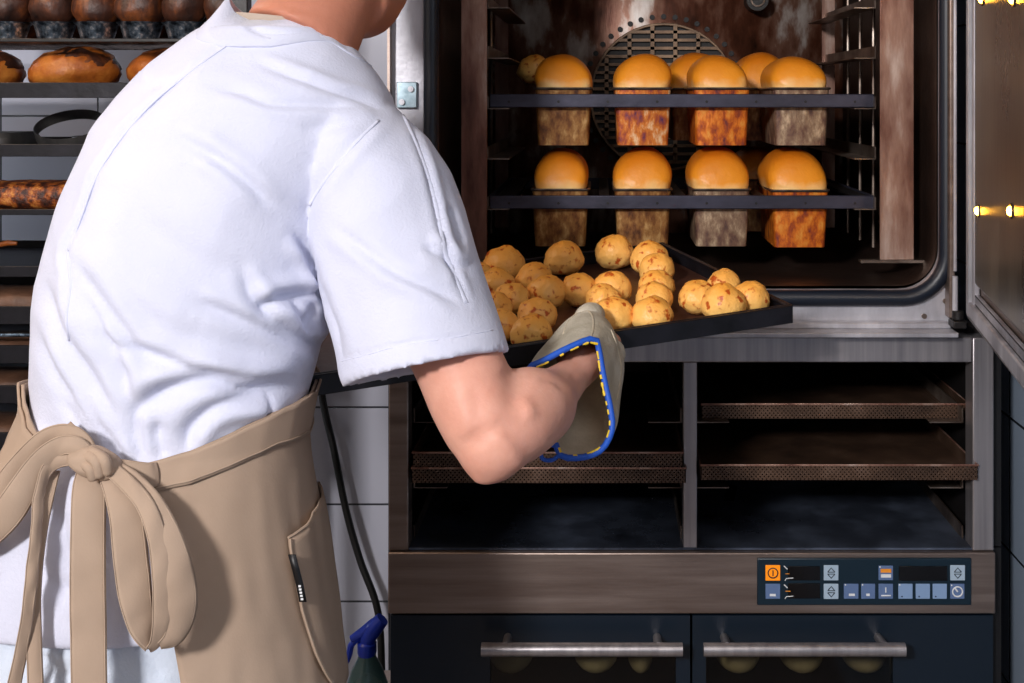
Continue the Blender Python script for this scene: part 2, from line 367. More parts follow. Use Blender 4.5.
# ------------------------------------------------------------------ convection oven
S1 = 700.
def FX(px, Y=1.7): return (px-VX)/F*Y
def FZ(py, Y=1.7): return CZ-(py-HY)/F*Y
oven = thing('convection_oven', 'tall stainless steel convection oven with its door open and loaves baking inside', 'oven', (.12, 2.1, 1.165))
YF = 1.72
ox0, ox1, oz0, oz1 = FX(391, YF), FX(953, YF), FZ(323, YF), 2.25
ix0, ix1, iz0, iz1 = FX(436, YF), FX(944, YF), FZ(292, YF), 2.06
inner = rrect(ix0, ix1, iz0, iz1, .06)
outer = []
for i, (x, z) in enumerate(inner):
    k = i//9; cx, cz = [(ox1, oz0), (ox1, oz1), (ox0, oz1), (ox0, oz0)][k]
    outer.append((cx, cz))
mb = MB()
R1 = [(x, YF, z) for x, z in outer]; R2 = [(x, YF, z) for x, z in inner]; R3 = [(x, YF+.03, z) for x, z in inner]; R4 = [(x, YF+.03, z) for x, z in outer]
mb.loft([R1, R2, R3, R4, R1], caps=False)
build(mb, 'front_frame', MT['steel_scuffed'], oven)
mb = MB().box(ox0, ox1, YF+.03, 2.48, oz1-.03, oz1).box(ox0, ox0+.012, YF+.03, 2.48, oz0, oz1-.03).box(ox1-.012, ox1, YF+.03, 2.48, oz0, oz1-.03).box(ox0, ox1, 2.46, 2.48, oz0, oz1-.03).box(ox0, ox1, YF+.03, 2.46, oz0, oz0+.012)
build(mb, 'housing', MT['steel_warm'], oven)
g = MB().tube([(x, YF-.004, z) for x, z in rrect(ix0-.006, ix1+.003, iz0-.008, iz1+.004, .065)], .0115, 14, closed=True)
build(g, 'door_gasket', MT['gasket'], oven)
# cavity
bx0, bx1, bz0, bz1, by1 = ix0+.002, ix1-.002, iz0+.004, iz1-.004, 2.43
mb = MB(); cr = rrect(bx0, bx1, bz0, bz1, .055)
mb.loft([[(x, YF+.03, z) for x, z in cr], [(x, by1, z) for x, z in cr]], caps=False)
build(mb, 'cavity_lining', MT['cavity_dark'], oven)
mb = MB(); mb.add([(x, by1-.001, z) for x, z in cr], [tuple(range(len(cr)))])
build(mb, 'cavity_back_panel', MT['cavity'], oven, solid=.002)
# fan guard: recessed dark fan opening behind bars
gc = (FX(664, 2.41), FZ(97, 2.41)); gr = .148
mb = MB(); mb.cyl((gc[0], 2.424, gc[1]), (gc[0], 2.427, gc[1]), gr, 48)
fan = build(mb, 'fan_opening', MT['dark_void'], oven)
mb = MB()
rh = .0165
for k in range(-9, 10):
    z = gc[1]+k*rh
    hw = math.sqrt(max(0, gr*gr-(k*rh)**2))
    if hw < .02: continue
    mb.box(gc[0]-hw, gc[0]+hw, 2.415, 2.4185, z-.003, z+.003)
    for j in range(-4, 5):
        x = gc[0]+(j+(.5 if k % 2 == 0 else 0.5))*.0465
        zz = z+rh/2
        if (x-gc[0])**2+(zz-gc[1])**2 < (gr-.004)**2: mb.box(x-.004, x+.004, 2.415, 2.4185, z, z+rh)
mb.tube([(gc[0]+gr*math.cos(a), 2.417, gc[1]+gr*math.sin(a)) for a in [k*2*PI/48 for k in range(48)]], .003, 6, closed=True)
build(mb, 'fan_guard', MT['guard'], oven)
mb = MB()
for k in range(44):
    a = k*2*PI/44; r = gr+.016
    p = Vector((gc[0]+r*math.cos(a), 2.4245, gc[1]+r*math.sin(a)))
    mb.cyl(p, p+Vector((0, .003, 0)), .0055, 10)
build(mb, 'vent_hole_ring', MT['dark_void'], oven)
pc = P(757, 0, 2.38)
mb = MB().cyl((pc.x, 2.37, pc.z), (pc.x, 2.42, pc.z), .022, 24)
q = build(mb, 'steam_port', MT['rubber'], oven)
build(MB().tube([(pc.x+.013*math.cos(a), 2.368, pc.z+.013*math.sin(a)) for a in [k*PI/12 for k in range(24)]], .002, 6, closed=True), 'port_rim', MT['rail'], q)
# rack posts and rails in the cavity
Yp = 1.80
for x0, x1, nm in ((FX(461, Yp), FX(487, Yp), 'l'), (FX(880, Yp), FX(914, Yp), 'r')):
    z0 = FZ(260, Yp)
    mb = MB().box(x0, x1, Yp, Yp+.003, z0, bz1-.02)
    xs = x1 if nm == 'r' else x0
    mb.box(xs-.003 if nm == 'r' else xs, xs if nm == 'r' else xs+.003, Yp+.003, Yp+.03, z0, bz1-.02)
    build(mb, 'rack_post', MT['post'], oven, bev=.001)
    # rear post and wire uprights
    xr = FX(868, 2.25) if nm == 'r' else -.19
    xr = .43 if nm == 'r' else -.185
    mb = MB().box(xr-.012, xr+.012, 2.24, 2.243, z0, bz1-.02)
    build(mb, 'rack_post', MT['post'], oven)
    for yy in (1.95, 2.05, 2.15):
        build(MB().cyl((xr+(.018 if nm == 'r' else -.012), yy, z0), (xr+(.018 if nm == 'r' else -.012), yy, bz1-.02), .003, 8), 'wire_upright', MT['rail'], oven)
    # foot plate
    build(MB().box(x0-.03 if nm == 'r' else x0-.006, x1+.025 if nm == 'r' else x1+.03, Yp-.004, Yp+.012, z0-.004, z0), 'foot_plate', MT['rail'], oven)
ZR = [FZ(108, 1.85)+.0777*k for k in range(-2, 8)]
for z in ZR:
    for s in (0, 1):
        if s == 0: x0, x1, xw = -.172, -.14, -.172
        else: x0, x1, xw = .392, .4235, .4235
        mb = MB().box(x0, x1, 1.835, 2.24, z-.0016, z)
        mb.box(min(xw, xw+(.002 if s else -.002)), max(xw, xw+(.002 if s else -.002)), 1.835, 2.24, z-.0016, z+.018)
        build(mb, 'shelf_rail', MT['rail'], oven)
# hinge column and door
hx = FX(951, 1.70)
mb = MB().box(FX(948.5, 1.7), FX(954.5, 1.7), 1.695, 1.719, FZ(318), 2.2)
build(mb, 'hinge_strip', MT['steel_warm'], oven, bev=.002)
mb = MB().tube([(FX(953), 1.69, FZ(275)), (FX(953), 1.69, FZ(318))], .004, 10).tube([(FX(953), 1.69, 2.2), (FX(953), 1.69, FZ(270))], .0025, 10)
build(mb, 'hinge_pin', MT['steel_scuffed'], oven)
mb = MB().box(FX(948), FX(961), 1.672, 1.7, FZ(325), FZ(318)).cyl((FX(955), 1.686, FZ(318)), (FX(955), 1.686, FZ(309)), .008)
build(mb, 'hinge_bracket', MT['dark_void'], oven, bev=.0015)
for px, py in ((945, 301), (924, 316)):
    p = P(px, py, YF)
    build(MB().cyl(p+Vector((0, -.0025, 0)), p+Vector((0, .001, 0)), .0038, 14).box(p.x-.0022, p.x+.0022, p.y-.0032, p.y-.0024, p.z-.0004, p.z+.0004), 'screw', MT['rail'], oven)
# latch plate at left
lp = build(MB().box(FX(397, 1.715), FX(417, 1.715), 1.712, 1.719, FZ(108, 1.715), FZ(82, 1.715)), 'strike_plate', MT['zinc'], oven, bev=.001)
for px, py in ((411, 89), (402, 102)):
    p = P(px, py, 1.712)
    build(MB().cyl(p+Vector((0, -.004, 0)), p, .0042, 14).cyl(p+Vector((0, -.0045, 0)), p+Vector((0, -.0039, 0)), .002, 6), 'screw', MT['steel_scuffed'], lp)
build(MB().box(FX(389, 1.715), FX(391.6, 1.715), 1.70, 1.75, oz0, 2.25), 'side_trim', MT['steel_warm'], oven)
# drip ledge
build(MB().box(FX(391), FX(953), 1.672, 1.72, FZ(334), FZ(329)).box(FX(391), FX(951), 1.70, 1.72, FZ(329), FZ(323)), 'drip_ledge', MT['steel_scuffed'], oven, bev=.0015)
# door, hinged on the right, standing open toward the viewer
H = Vector((.512, 1.665, 0)); d = Vector((-.164, -.987, 0)).normalized(); nn = Vector((-d.y, d.x, 0))*-1
if nn.x > 0: nn = -nn          # inner face looks left
zb, zt, LW = FZ(312, 1.68), 2.2, .78
def dp(s, t, z): return H+d*s-nn*t+Vector((0, 0, z))      # s along, t depth from inner face outward
def dbox(mb, s0, s1, t0, t1, z0, z1):
    vs = [dp(s, t, z) for z in (z0, z1) for t in (t0, t1) for s in (s0, s1)]
    return mb.add(vs, [(0, 2, 3, 1), (4, 5, 7, 6), (0, 1, 5, 4), (2, 6, 7, 3), (0, 4, 6, 2), (1, 3, 7, 5)])
door = build(dbox(MB(), 0, LW, .014, .05, zb, zt), 'oven_door', MT['steel_warm'], oven, bev=.002)
mb = MB(); dbox(mb, .055, LW-.05, .004, .012, zb+.05, zt-.05)
build(mb, 'inner_panel', MT['door_inner'], door, bev=.003)
mb = MB()
dbox(mb, 0, .018, 0, .013, zb, zt); dbox(mb, .03, .042, .004, .013, zb, zt); dbox(mb, .018, LW, 0, .013, zb, zb+.02); dbox(mb, .042, LW, .006, .013, zb+.02, zb+.034)
build(mb, 'frame_channel', MT['steel_scuffed'], door, bev=.002)
mb = MB(); dbox(mb, .0205, .0275, .006, .014, zb+.02, zt); dbox(mb, .03, LW, .006, .0135, zb+.0205, zb+.0335)
build(mb, 'door_seal', MT['rubber'], door)
def door_pt(px, py):        # where the ray meets the inner face
    r = Vector(((px-VX)/F, 1, -(py-HY)/F)); o = Vector((0, 0, CZ)); p0 = dp(0, .004, 0)
    t = (p0-o).dot(nn)/r.dot(nn); return o+r*t
for px, py in ((979, 211), (1012, 211), (983, -1), (1014, -1)):  # added glowing beads in place of light reflections on the door
    p = door_pt(px, py)
    l = build(MB().sphere(p+nn*.002, (.004, .0042, .0055)), 'reflection_bead', MT['door_glint'], door)
    build(MB().tube([p+nn*.001+(d*math.cos(a)+Vector((0, 0, 1))*math.sin(a))*.008 for a in [k*PI/10 for k in range(20)]], .0012, 6, closed=True), 'reflection_rim', MT['rail'], l)

# loaf-tin trays, tins, loaves
def tin_frame(zt, label):
    t = thing('tin_carrier_tray', label, 'tray', (.1267, 2.05, zt-.022), 'tin carrier trays in the oven')
    x0, x1 = FX(490, 1.85), FX(873.5, 1.85)
    build(MB().box(x0, x1, 1.845, 1.85, zt-.021, zt), 'front_bar', MT['tray_blue'], t, bev=.0015)
    build(MB().box(x0, x1, 2.235, 2.24, zt-.021, zt), 'rear_bar', MT['tray_blue'], t, bev=.001)
    for x in (x0, x1-.003): build(MB().box(x, x+.003, 1.85, 2.235, zt-.021, zt), 'side_bar', MT['tray_blue'], t)
    for py_, px_ in (((0), 604), (0, 680), (0, 759)):
        x = FX(px_, 1.865)
        build(MB().box(x-.008, x+.008, 1.85, 2.235, zt-.004, zt-.001), 'cross_strip', MT['dark_void'], t)
    for x, w_ in ((x0+.01, .03), (x1-.03, .022)):
        build(MB().box(x, x+w_, 1.85, 2.235, zt-.004, zt-.001), 'cross_strip', MT['dark_void'], t)
    mb = MB()
    for k in range(8):
        x = lerp(x0+.03, x1-.03, k/7); mb.cyl((x, 1.8445, zt-.012), (x, 1.846, zt-.012), .0022, 8)
    build(mb, 'rivet_row', MT['dark_void'], t)
    return t
zt1, zt2 = FZ(94, 1.845), FZ(195.5, 1.845)
tin_frame(zt1, 'dark blue-grey carrier tray holding the upper row of loaf tins')
tin_frame(zt2, 'dark blue-grey carrier tray holding the lower row of loaf tins')
def loaf_mesh(seed, w, h, ln):
    rnd = random.Random(seed); rings = []
    sk = rnd.uniform(-.12, .12)
    for i in range(15):
        u = -1+2*i/14; e = (1-abs(u)**3.2)**.42 if abs(u) < 1 else 0
        e = max(e, .02); ww = w/2*(.72+.28*e) if e > .1 else w/2*.6
        ring = []
        for k in range(24):
            a = 2*PI*k/24; x = math.cos(a); z = math.sin(a)
            sx = math.copysign(abs(x)**.9, x); sz = math.copysign(abs(z)**.92, z)
            zz = sz*h*e if z > 0 else sz*.02
            bul = 1+.12*max(0, z)*(1-max(0, z))*3
            n = mnoise.noise(Vector((x*1.3+seed*7, u*1.4, z*1.3)))
            ring.append((sx*ww*bul*(1+.03*n)+sk*h*max(0, sz), u*ln/2*(1 if z <= 0 else .97+.03*z), zz*(1+.06*n)))
        rings.append(ring)
    return rings
TINW, TINH, TINL = .088, .089, .172
def make_tin():
    t = thing('loaf_tin', 'x', 'loaf tin')
    mb = MB(); n = 0
    def rr(w, l, z): return [(x, y, z) for x, y in rrect(-w/2, w/2, -l/2, l/2, .006, 3)]
    mb.loft([rr(TINW*.9, TINL*.94, -TINH), rr(TINW, TINL, 0), rr(TINW-.003, TINL-.003, 0), rr(TINW*.9-.003, TINL*.94-.003, -TINH+.002)], caps=True)
    build(mb, 'tin_body', MT['tin_brown'], t, local=True)
    build(MB().tube([(x, y, 0) for x, y in rrect(-TINW/2-.001, TINW/2+.001, -TINL/2-.001, TINL/2+.001, .007, 3)], .0022, 6, closed=True), 'rolled_rim', MT['rail'], t, local=True)
    return t
tin0 = make_tin(); first = [True]
def place_tin(px, Y, py, label, m, group, sc=1.):
    t = tin0 if first[0] else copy_tree(tin0); first[0] = False
    p = P(px, py, Y); t.location = (p.x, Y+TINL/2+.004, p.z); tag(t, label, 'loaf tin', group)
    b = [ch for ch in t.children if ch.name.startswith('tin_body')][0]
    if m != 'tin_brown':
        b.data = b.data.copy(); b.data.materials[0] = MT[m]
    return t
def place_loaf(px, Y, py, label, w, h, seed, group, dx=0):
    mb = MB(); mb.loft(loaf_mesh(seed, w, h, TINL*.99))
    p = P(px, py, Y)
    o = build(mb, 'tin_loaf', MT['loaf'], None, local=True, ang=180, subd=1); o.location = (p.x+dx, Y+TINL/2+.004, p.z+.004)
    return tag(o, label, 'bread loaf', group)
YT = 1.857; G1, G2 = 'loaf tins in the oven', 'tin loaves baking in the oven'
rows = [
 (563, 88.5, 'tin_brown', 'brown baking tin at the left end of the upper row', 'golden tin loaf at the left end of the upper oven row', .096, .052),
 (643, 88.5, 'tin_purple', 'orange and purple burnt tin second from left in the upper row', 'golden loaf second from left in the upper oven row', .096, .054),
 (722, 88.5, 'tin_orange', 'deep orange burnt tin third from left in the upper row', 'golden loaf third from left in the upper oven row', .094, .051),
 (802, 88.5, 'tin_grey', 'grey-brown speckled tin at the right end of the upper row', 'golden loaf at the right end of the upper oven row', .096, .049),
 (560, 190, 'tin_brown', 'shaded brown tin at the left end of the lower row', 'shaded low loaf at the left end of the lower oven row', .09, .058),
 (643, 190, 'tin_brown', 'dull brown tin second from left in the lower row', 'round-topped loaf second from left in the lower oven row', .098, .060),
 (722, 190, 'tin_grey', 'dull grey tin third from left in the lower row', 'bulging golden loaf third from left in the lower oven row', .1, .062),
 (801, 191, 'tin_orange', 'yellow and red burnt tin at the right end of the lower row', 'wide golden loaf at the right end of the lower oven row', .102, .060)]
for i, (px, py, m, lt, ll, w_, h_) in enumerate(rows):
    place_tin(px, YT, py, lt, m, G1)
    place_loaf(px, YT, py, ll, w_*.95, h_, i+1, G2)
x_ = 0
for px, X, py, lt, ll in ((698, .178, 85, 'rear brown tin behind the third tin of the upper row', 'rear loaf peeping out left of the third upper loaf'),
                  (775, .299, 85, 'rear brown tin behind the right end tin of the upper row', 'rear loaf peeping out left of the rightmost upper loaf')):
    t = place_tin(600, 2.045, 88.5, lt, 'tin_brown', G1); t.location = (X-.012, 2.14, zt1+.009)
    l = place_loaf(600, 2.045, 88.5, ll, .098, .063, 30+px, G2); l.location = (X-.012, 2.14, zt1+.013)
t = place_tin(600, 2.045, 190, 'rear brown tin behind the right end tin of the lower row', 'tin_brown', G1); t.location = (.283, 2.14, zt2+.009)
l = place_loaf(600, 2.045, 190, 'rear loaf peeping out left of the rightmost lower loaf', .098, .05, 77, G2); l.location = (.281, 2.14, zt2+.013)
def bun_mesh(seed, r, m='bun'):
    rings = []; rnd = random.Random(seed); o = rnd.uniform(0, 50)
    for i in range(19):
        ph = PI*(i+.03)/18.06; ring = []
        for k in range(30):
            a = 2*PI*k/30
            v = Vector((math.sin(ph)*math.cos(a), math.sin(ph)*math.sin(a), -math.cos(ph)))
            n = 1+.11*mnoise.noise(v*1.1+Vector((o, 0, 0)))+.06*mnoise.noise(v*2.6+Vector((0, o, 0)))+.05*mnoise.noise(v*5.5+Vector((0, 0, o)))
            v = v*n*r
            if v.z < 0: v.z *= .82
            v.z *= .94
            ring.append(v)
        rings.append(ring)
    return rings
def bun_obj(seed, r, name='cheese_bun', m='bun'):
    mb = MB(); mb.loft(bun_mesh(seed, r)); return build(mb, name, MT[m], None, local=True, ang=180)
b = bun_obj(99, .03, 'cheese_bun', 'bun'); b.location = (FX(534, 2.1), 2.1, FZ(67, 2.1)); tag(b, 'knobbly pale bun at the back left of the upper oven shelf', 'bun')
b.location.z = zt1+.040

# ------------------------------------------------------------------ tray cabinet under the oven
cabz0, cabz1 = FZ(551), FZ(337)
cab = thing('tray_cabinet', 'open steel cabinet with two bays of perforated trays under the oven', 'cabinet', (.12, 2.05, cabz0))
X0, X1 = FX(388.5), FX(994)
build(MB().box(X0, FX(972), 1.70, 1.735, FZ(362.5), cabz1), 'top_bar', MT['steel'], cab, bev=.002)
build(MB().box(FX(972.6), X1, 1.70, 1.735, cabz0, cabz1-.001).box(X1-.004, X1, 1.735, 2.46, cabz0, cabz1-.001), 'corner_post', MT['steel'], cab, bev=.002)
build(MB().box(X0, FX(408.5), 1.70, 1.735, cabz0, FZ(363)), 'corner_post', MT['steel_warm'], cab, bev=.002)
build(MB().box(FX(683.5), FX(697.5), 1.706, 1.735, cabz0, FZ(363)), 'middle_post', MT['steel'], cab, bev=.0015)
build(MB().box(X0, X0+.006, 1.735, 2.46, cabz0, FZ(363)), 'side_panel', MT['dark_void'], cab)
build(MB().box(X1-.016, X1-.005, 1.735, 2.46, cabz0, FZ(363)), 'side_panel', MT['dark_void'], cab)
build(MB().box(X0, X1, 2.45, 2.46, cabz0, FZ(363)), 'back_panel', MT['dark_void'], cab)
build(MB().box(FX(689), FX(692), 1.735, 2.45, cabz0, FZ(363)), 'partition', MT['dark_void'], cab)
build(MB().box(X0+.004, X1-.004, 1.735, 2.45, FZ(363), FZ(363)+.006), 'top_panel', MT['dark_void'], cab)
build(MB().box(X0+.002, X1-.002, 1.704, 2.45, cabz0, cabz0+.003), 'floor_panel', MT['shelf_floor'], cab)
baysx = ((FX(410), FX(683)), (FX(698.5), FX(971)))
rz = (FZ(537, 1.75), FZ(485, 1.75), FZ(420, 1.75))
for (a, bb) in baysx:
    for z in rz:
        for x0, x1 in ((a, a+.048), (bb-.048, bb)):
            xa = x0 if x0 == a else x1
            mb = MB().box(x0, x1, 1.74, 1.80, z-.0015, z)
            mb.box(min(xa, xa+(.016 if x0 == a else -.016)), max(xa, xa+(.016 if x0 == a else -.016)), 1.80, 2.40, z-.0015, z)
            xv = xa
            mb.box(xv-.001, xv+.001, 1.74, 2.40, z-.0015, z+.02)
            build(mb, 'tray_rail', MT['rail'], cab)
build(MB().obox(((FX(725, 1.9)), 1.9, FZ(520, 1.9)), (.004, 0, 0), (.012, .0, .055), (-.004, 0, .001)), 'bracket', MT['black_paint'], cab)

def perf_tray(x0, x1, y0, z, label, depth=.58):
    t = thing('perforated_tray', label, 'tray', ((x0+x1)/2, y0+depth/2, z), 'perforated trays in the cabinet')
    h = .021
    mb = MB().box(x0, x1, y0, y0+depth, z, z+.0012)
    build(mb, 'tray_base', MT['perf'], t)
    mb = MB().box(x0, x1, y0, y0+.0012, z+.0012, z+h).box(x0, x0+.0012, y0, y0+depth, z+.0012, z+h).box(x1-.0012, x1, y0, y0+depth, z+.0012, z+h).box(x0, x1, y0+depth-.0012, y0+depth, z+.0012, z+h)
    build(mb, 'tray_rim', MT['perf'], t)
    build(MB().tube([(x0, y0, z+h), (x1, y0, z+h), (x1, y0+depth, z+h), (x0, y0+depth, z+h)], .0016, 6, closed=True), 'rolled_edge', MT['post'], t)
perf_tray(FX(411.5, 1.693), FX(686, 1.693), 1.693, FZ(483, 1.693), 'lower perforated tray of the stacked pair in the left bay')
perf_tray(FX(412.5, 1.695), FX(683, 1.695), 1.695, FZ(467.5, 1.695), 'upper perforated tray of the stacked pair in the left bay')
perf_tray(FX(701, 1.69), FX(978, 1.69), 1.69, FZ(480, 1.69), 'perforated tray low in the right bay, its corner overlapping the post')
perf_tray(FX(701.5, 1.76), FX(970, 1.76), 1.76, FZ(418.5, 1.76), 'perforated tray pushed back high in the right bay')

# ------------------------------------------------------------------ deck oven below
deck = thing('deck_oven', 'two-door navy glass deck oven with steel fascia and keypad beneath the tray cabinet', 'oven', (.13, 2.08, .12))
dz1 = FZ(551.5); dz0 = FZ(612.5)
build(MB().box(X0, FX(994.5), 1.695, 1.72, dz0, dz1), 'fascia', MT['steel_warm'], deck, bev=.002)
build(MB().box(X0+.002, X1-.002, 1.72, 2.46, dz0, dz1-.002).box(X0+.002, X0+.02, 1.72, 2.46, .12, dz0).box(X1-.02, X1-.002, 1.72, 2.46, .12, dz0).box(X0+.02, X1-.02, 2.44, 2.46, .12, dz0).box(X0+.02, X1-.02, 1.72, 2.44, .12, .14), 'housing', MT['black_paint'], deck)
build(MB().box(X1+.001, FX(1006), 1.72, 2.46, .12, dz1-.002), 'side_cover', MT['black_paint'], deck)
build(MB().box(X1+.001, FX(1006), 1.72, 2.46, dz1, FZ(345)), 'side_cover', MT['black_paint'], cab)
build(MB().box(X0+.002, X1-.002, 1.702, 1.72, .12, FZ(615.5)-.424), 'base_panel', MT['navy'], deck)
for x in (X0+.06, X1-.06):
    for y in (1.8, 2.38): build(MB().cyl((x, y, 0), (x, y, .12), .022), 'foot', MT['black_paint'], deck)
# control panel
def pr(mb, px0, px1, py0, py1, y0, y1): return mb.box(FX(px0, 1.695), FX(px1, 1.695), y0, y1, FZ(py1, 1.695), FZ(py0, 1.695))
panel = build(pr(MB(), 757, 971, 557.5, 604.5, 1.692, 1.696), 'control_panel', MT['navy_panel'], deck, bev=.0015)
def zpx(x, y): return (740+x/4.096, 550+y/4.096)
def key(x0, y0, x1, y1, m, nm='key'):
    a = zpx(x0, y0); b_ = zpx(x1, y1); return build(pr(MB(), a[0], b_[0], a[1], b_[1], 1.6905, 1.6925), nm, MT[m], panel, bev=.0006)
def dot(mb, x, y, r=2.5, yy=1.6900):
    a = zpx(x, y); p = Vector((FX(a[0], 1.695), yy, FZ(a[1], 1.695))); mb.cyl(p, p+Vector((0, .001, 0)), r/4.096*1.695/F, 8)
def ring(mb, x, y, r, wd=1.6):
    a = zpx(x, y); X, Z = FX(a[0], 1.695), FZ(a[1], 1.695); k = 1.695/F/4.096
    mb.tube([(X+r*k*math.cos(t*PI/12), 1.6902, Z+r*k*math.sin(t*PI/12)) for t in range(24)], wd*k, 5, closed=True)
def line(mb, pts, wd=1.5):
    k = 1.695/F/4.096
    mb.tube([(FX(zpx(*p)[0], 1.695), 1.6902, FZ(zpx(*p)[1], 1.695)) for p in pts], wd*k, 5)
key(103, 58, 163, 121, 'btn_orange', 'power_key')
mb = MB(); ring(mb, 133, 89, 20, 2.6); line(mb, [(133, 78), (133, 101)], 2.6); build(mb, 'power_symbol', MT['icon_dark'], panel)
key(103, 134, 163, 195, 'btn_blue'); key(423, 134, 483, 195, 'btn_blue'); key(494, 134, 551, 195, 'btn_blue'); key(565, 134, 624, 195, 'btn_blue')
key(565, 60, 624, 119, 'btn_blue'); key(858, 134, 916, 195, 'btn_blue')
for x0, y0 in ((341, 58), (341, 134), (858, 58)):
    key(x0, y0, x0+60, y0+62, 'btn_grey', 'arrow_key')
    cx, cy = x0+30, y0+31; mb = MB()
    line(mb, [(cx-14, cy-5), (cx, cy-21), (cx+14, cy-5)], 2); line(mb, [(cx-14, cy+5), (cx, cy+21), (cx+14, cy+5)], 2)
    line(mb, [(cx-15, cy-4), (cx+15, cy-4)], 1.6); line(mb, [(cx-15, cy+4), (cx+15, cy+4)], 1.6)
    build(mb, 'arrow_symbol', MT['icon_dark'], panel)
for x0 in (646, 717, 786): key(x0, 134, x0+58, 195, 'btn_pale')
key(195, 62, 326, 120, 'display', 'display'); key(195, 132, 326, 194, 'display', 'display'); key(648, 62, 846, 122, 'display', 'display')
a = zpx(573, 72); b_ = zpx(616, 87)
build(pr(MB(), a[0], b_[0], a[1], b_[1], 1.6898, 1.691), 'orange_mark', MT['icon_orange'], panel)
mb = MB(); a = zpx(574, 94); b_ = zpx(615, 107); pr(mb, a[0], b_[0], a[1], b_[1], 1.6898, 1.691)
for x, y in ((120, 174), (443, 173), (514, 173)):
    a = zpx(x, y); b_ = zpx(x+24 if y == 174 or x == 443 else x+14, y+9); pr(mb, a[0], b_[0], a[1], b_[1], 1.6898, 1.691)
line(mb, [(575, 181), (614, 181)], 3); line(mb, [(594, 148), (594, 168)], 3); ring(mb, 887, 165, 20, 3); line(mb, [(887, 165), (876, 150)], 4)
line(mb, [(182, 120), (188, 111), (216, 109)], 1.8); line(mb, [(182, 194), (188, 185), (216, 183)], 1.8); line(mb, [(178, 60), (192, 73)], 2.4); line(mb, [(178, 136), (192, 149)], 2.4)
for x, y in ((429, 137), (499, 137), (570, 64), (651, 137), (863, 139)): dot(mb, x, y, 3)
build(mb, 'white_symbol', MT['icon_white'], panel)
mb = MB()
for x in (660, 730, 798): dot(mb, x, 185, 3)
build(mb, 'key_dots', MT['icon_dark'], panel)
mb = MB(); line(mb, [(184, 92), (200, 92)], 1.5); line(mb, [(184, 163), (204, 163)], 1.8); build(mb, 'indicator', MT['icon_orange'], panel)
# doors
def deck_door(xa, xb, wx0, wx1, hx0, hx1, stubs):
    z1, z0 = FZ(615.5), FZ(615.5)-.42
    x0, x1 = FX(xa), FX(xb); w0, w1 = FX(wx0), FX(wx1); v1, v0 = FZ(652), FZ(652)-.26
    mb = MB()
    mb.box(x0, w0, 1.70, 1.72, z0, z1).box(w1, x1, 1.70, 1.72, z0, z1).box(w0, w1, 1.70, 1.72, v1, z1).box(w0, w1, 1.70, 1.72, z0, v0)
    dr = build(mb, 'door', MT['navy'], deck)
    build(MB().box(w0, w1, 1.705, 1.709, v0, v1), 'window', MT['dark_glass'], dr)
    hz = FZ(649.5, 1.66)
    hd = build(MB().cyl((FX(hx0, 1.66), 1.66, hz), (FX(hx1, 1.66), 1.66, hz), .0092, 24), 'handle', MT['steel'], dr)
    for s in stubs:
        build(MB().cyl((FX(s), 1.70, FZ(637)), (FX(s), 1.66, hz+.004), .006, 12), 'handle_stub', MT['steel'], hd)
deck_door(390.5, 690, 490, 676, 481.5, 682.5, (508, 657))
deck_door(692.5, 993, 706, 893, 703.5, 905, (724, 878))
gd = MT['bottle']
build(MB().box(X0+.03, X1-.03, 1.74, 2.40, FZ(683, 1.74)-.012, FZ(683, 1.74)-.006), 'baking_deck', MT['dark_void'], deck)
for i, (px, lab) in enumerate(((512, 'pale dough loaf behind the left oven window, leftmost'), (596, 'pale dough loaf behind the left oven window, middle'), (640, 'pale dough loaf behind the left oven window, rightmost'), (737, 'pale dough loaf behind the right oven window, leftmost'), (800, 'pale dough loaf behind the right oven window, middle'), (862, 'pale dough loaf behind the right oven window, rightmost'))):
    mb = MB().sphere((0, 0, 0), (.034 if px != 640 else .02, .05, .026)); o = build(mb, 'dough_loaf', mat('pale_dough', col=c(236, 214, 150), rough=.6) if i == 0 else bpy.data.materials['pale_dough'], None, local=True, ang=180)
    o.location = (FX(px, 1.80), 1.80, FZ(683, 1.74)-.006+.026); tag(o, lab, 'loaf', 'loaves in the deck oven')

# ------------------------------------------------------------------ held tray
TC = Vector((.2359, 1.48, 1.2388)); tu = Vector((-.587, -.239, -.038)).normalized(); tv = Vector((-.151, .365, .038)).normalized()
tn = tu.cross(tv); tn = -tn if tn.z < 0 else tn; tn.normalize(); tv = (-tn).cross(-tu); tv = tn.cross(-tu).normalized()
TLn, TDp, TH = .585, .37, .0222
rot = Matrix((-tu, tv, tn)).transposed().to_4x4()
def TP(a, b_, h=0): return TC+tu*a+tv*b_+tn*h           # a leftwards, b toward the oven, h up
tray = thing('held_baking_tray', 'black rectangular baking tray of cheese buns held by the baker at the oven', 'tray', TP(TLn/2, TDp/2, -TH))
tray.rotation_euler = rot.to_euler()
def tb(mb, a0, a1, b0, b1, h0, h1): return mb.box(-a1, -a0, b0, b1, h0, h1)
off = Vector((TLn/2, -TDp/2, TH))
def tbuild(mb, nm, m, bev=0.):
    mb.v = [tuple(Vector(v)+off) for v in mb.v]; return build(mb, nm, m, tray, local=True, bev=bev)
tbuild(tb(MB(), 0, TLn, 0, TDp, -TH, -TH+.002), 'tray_base', MT['tray_floor'])
mb = MB(); tb(mb, -.003, TLn+.003, -.0035, .0, -TH-.0005, 0); tb(mb, -.003, TLn+.003, TDp, TDp+.0035, -TH-.0005, 0)
tb(mb, -.003, 0, 0, TDp, -TH-.0005, 0); tb(mb, TLn, TLn+.003, 0, TDp, -TH-.0005, 0)
tbuild(mb, 'tray_rim', MT['black_tray'], bev=.001)
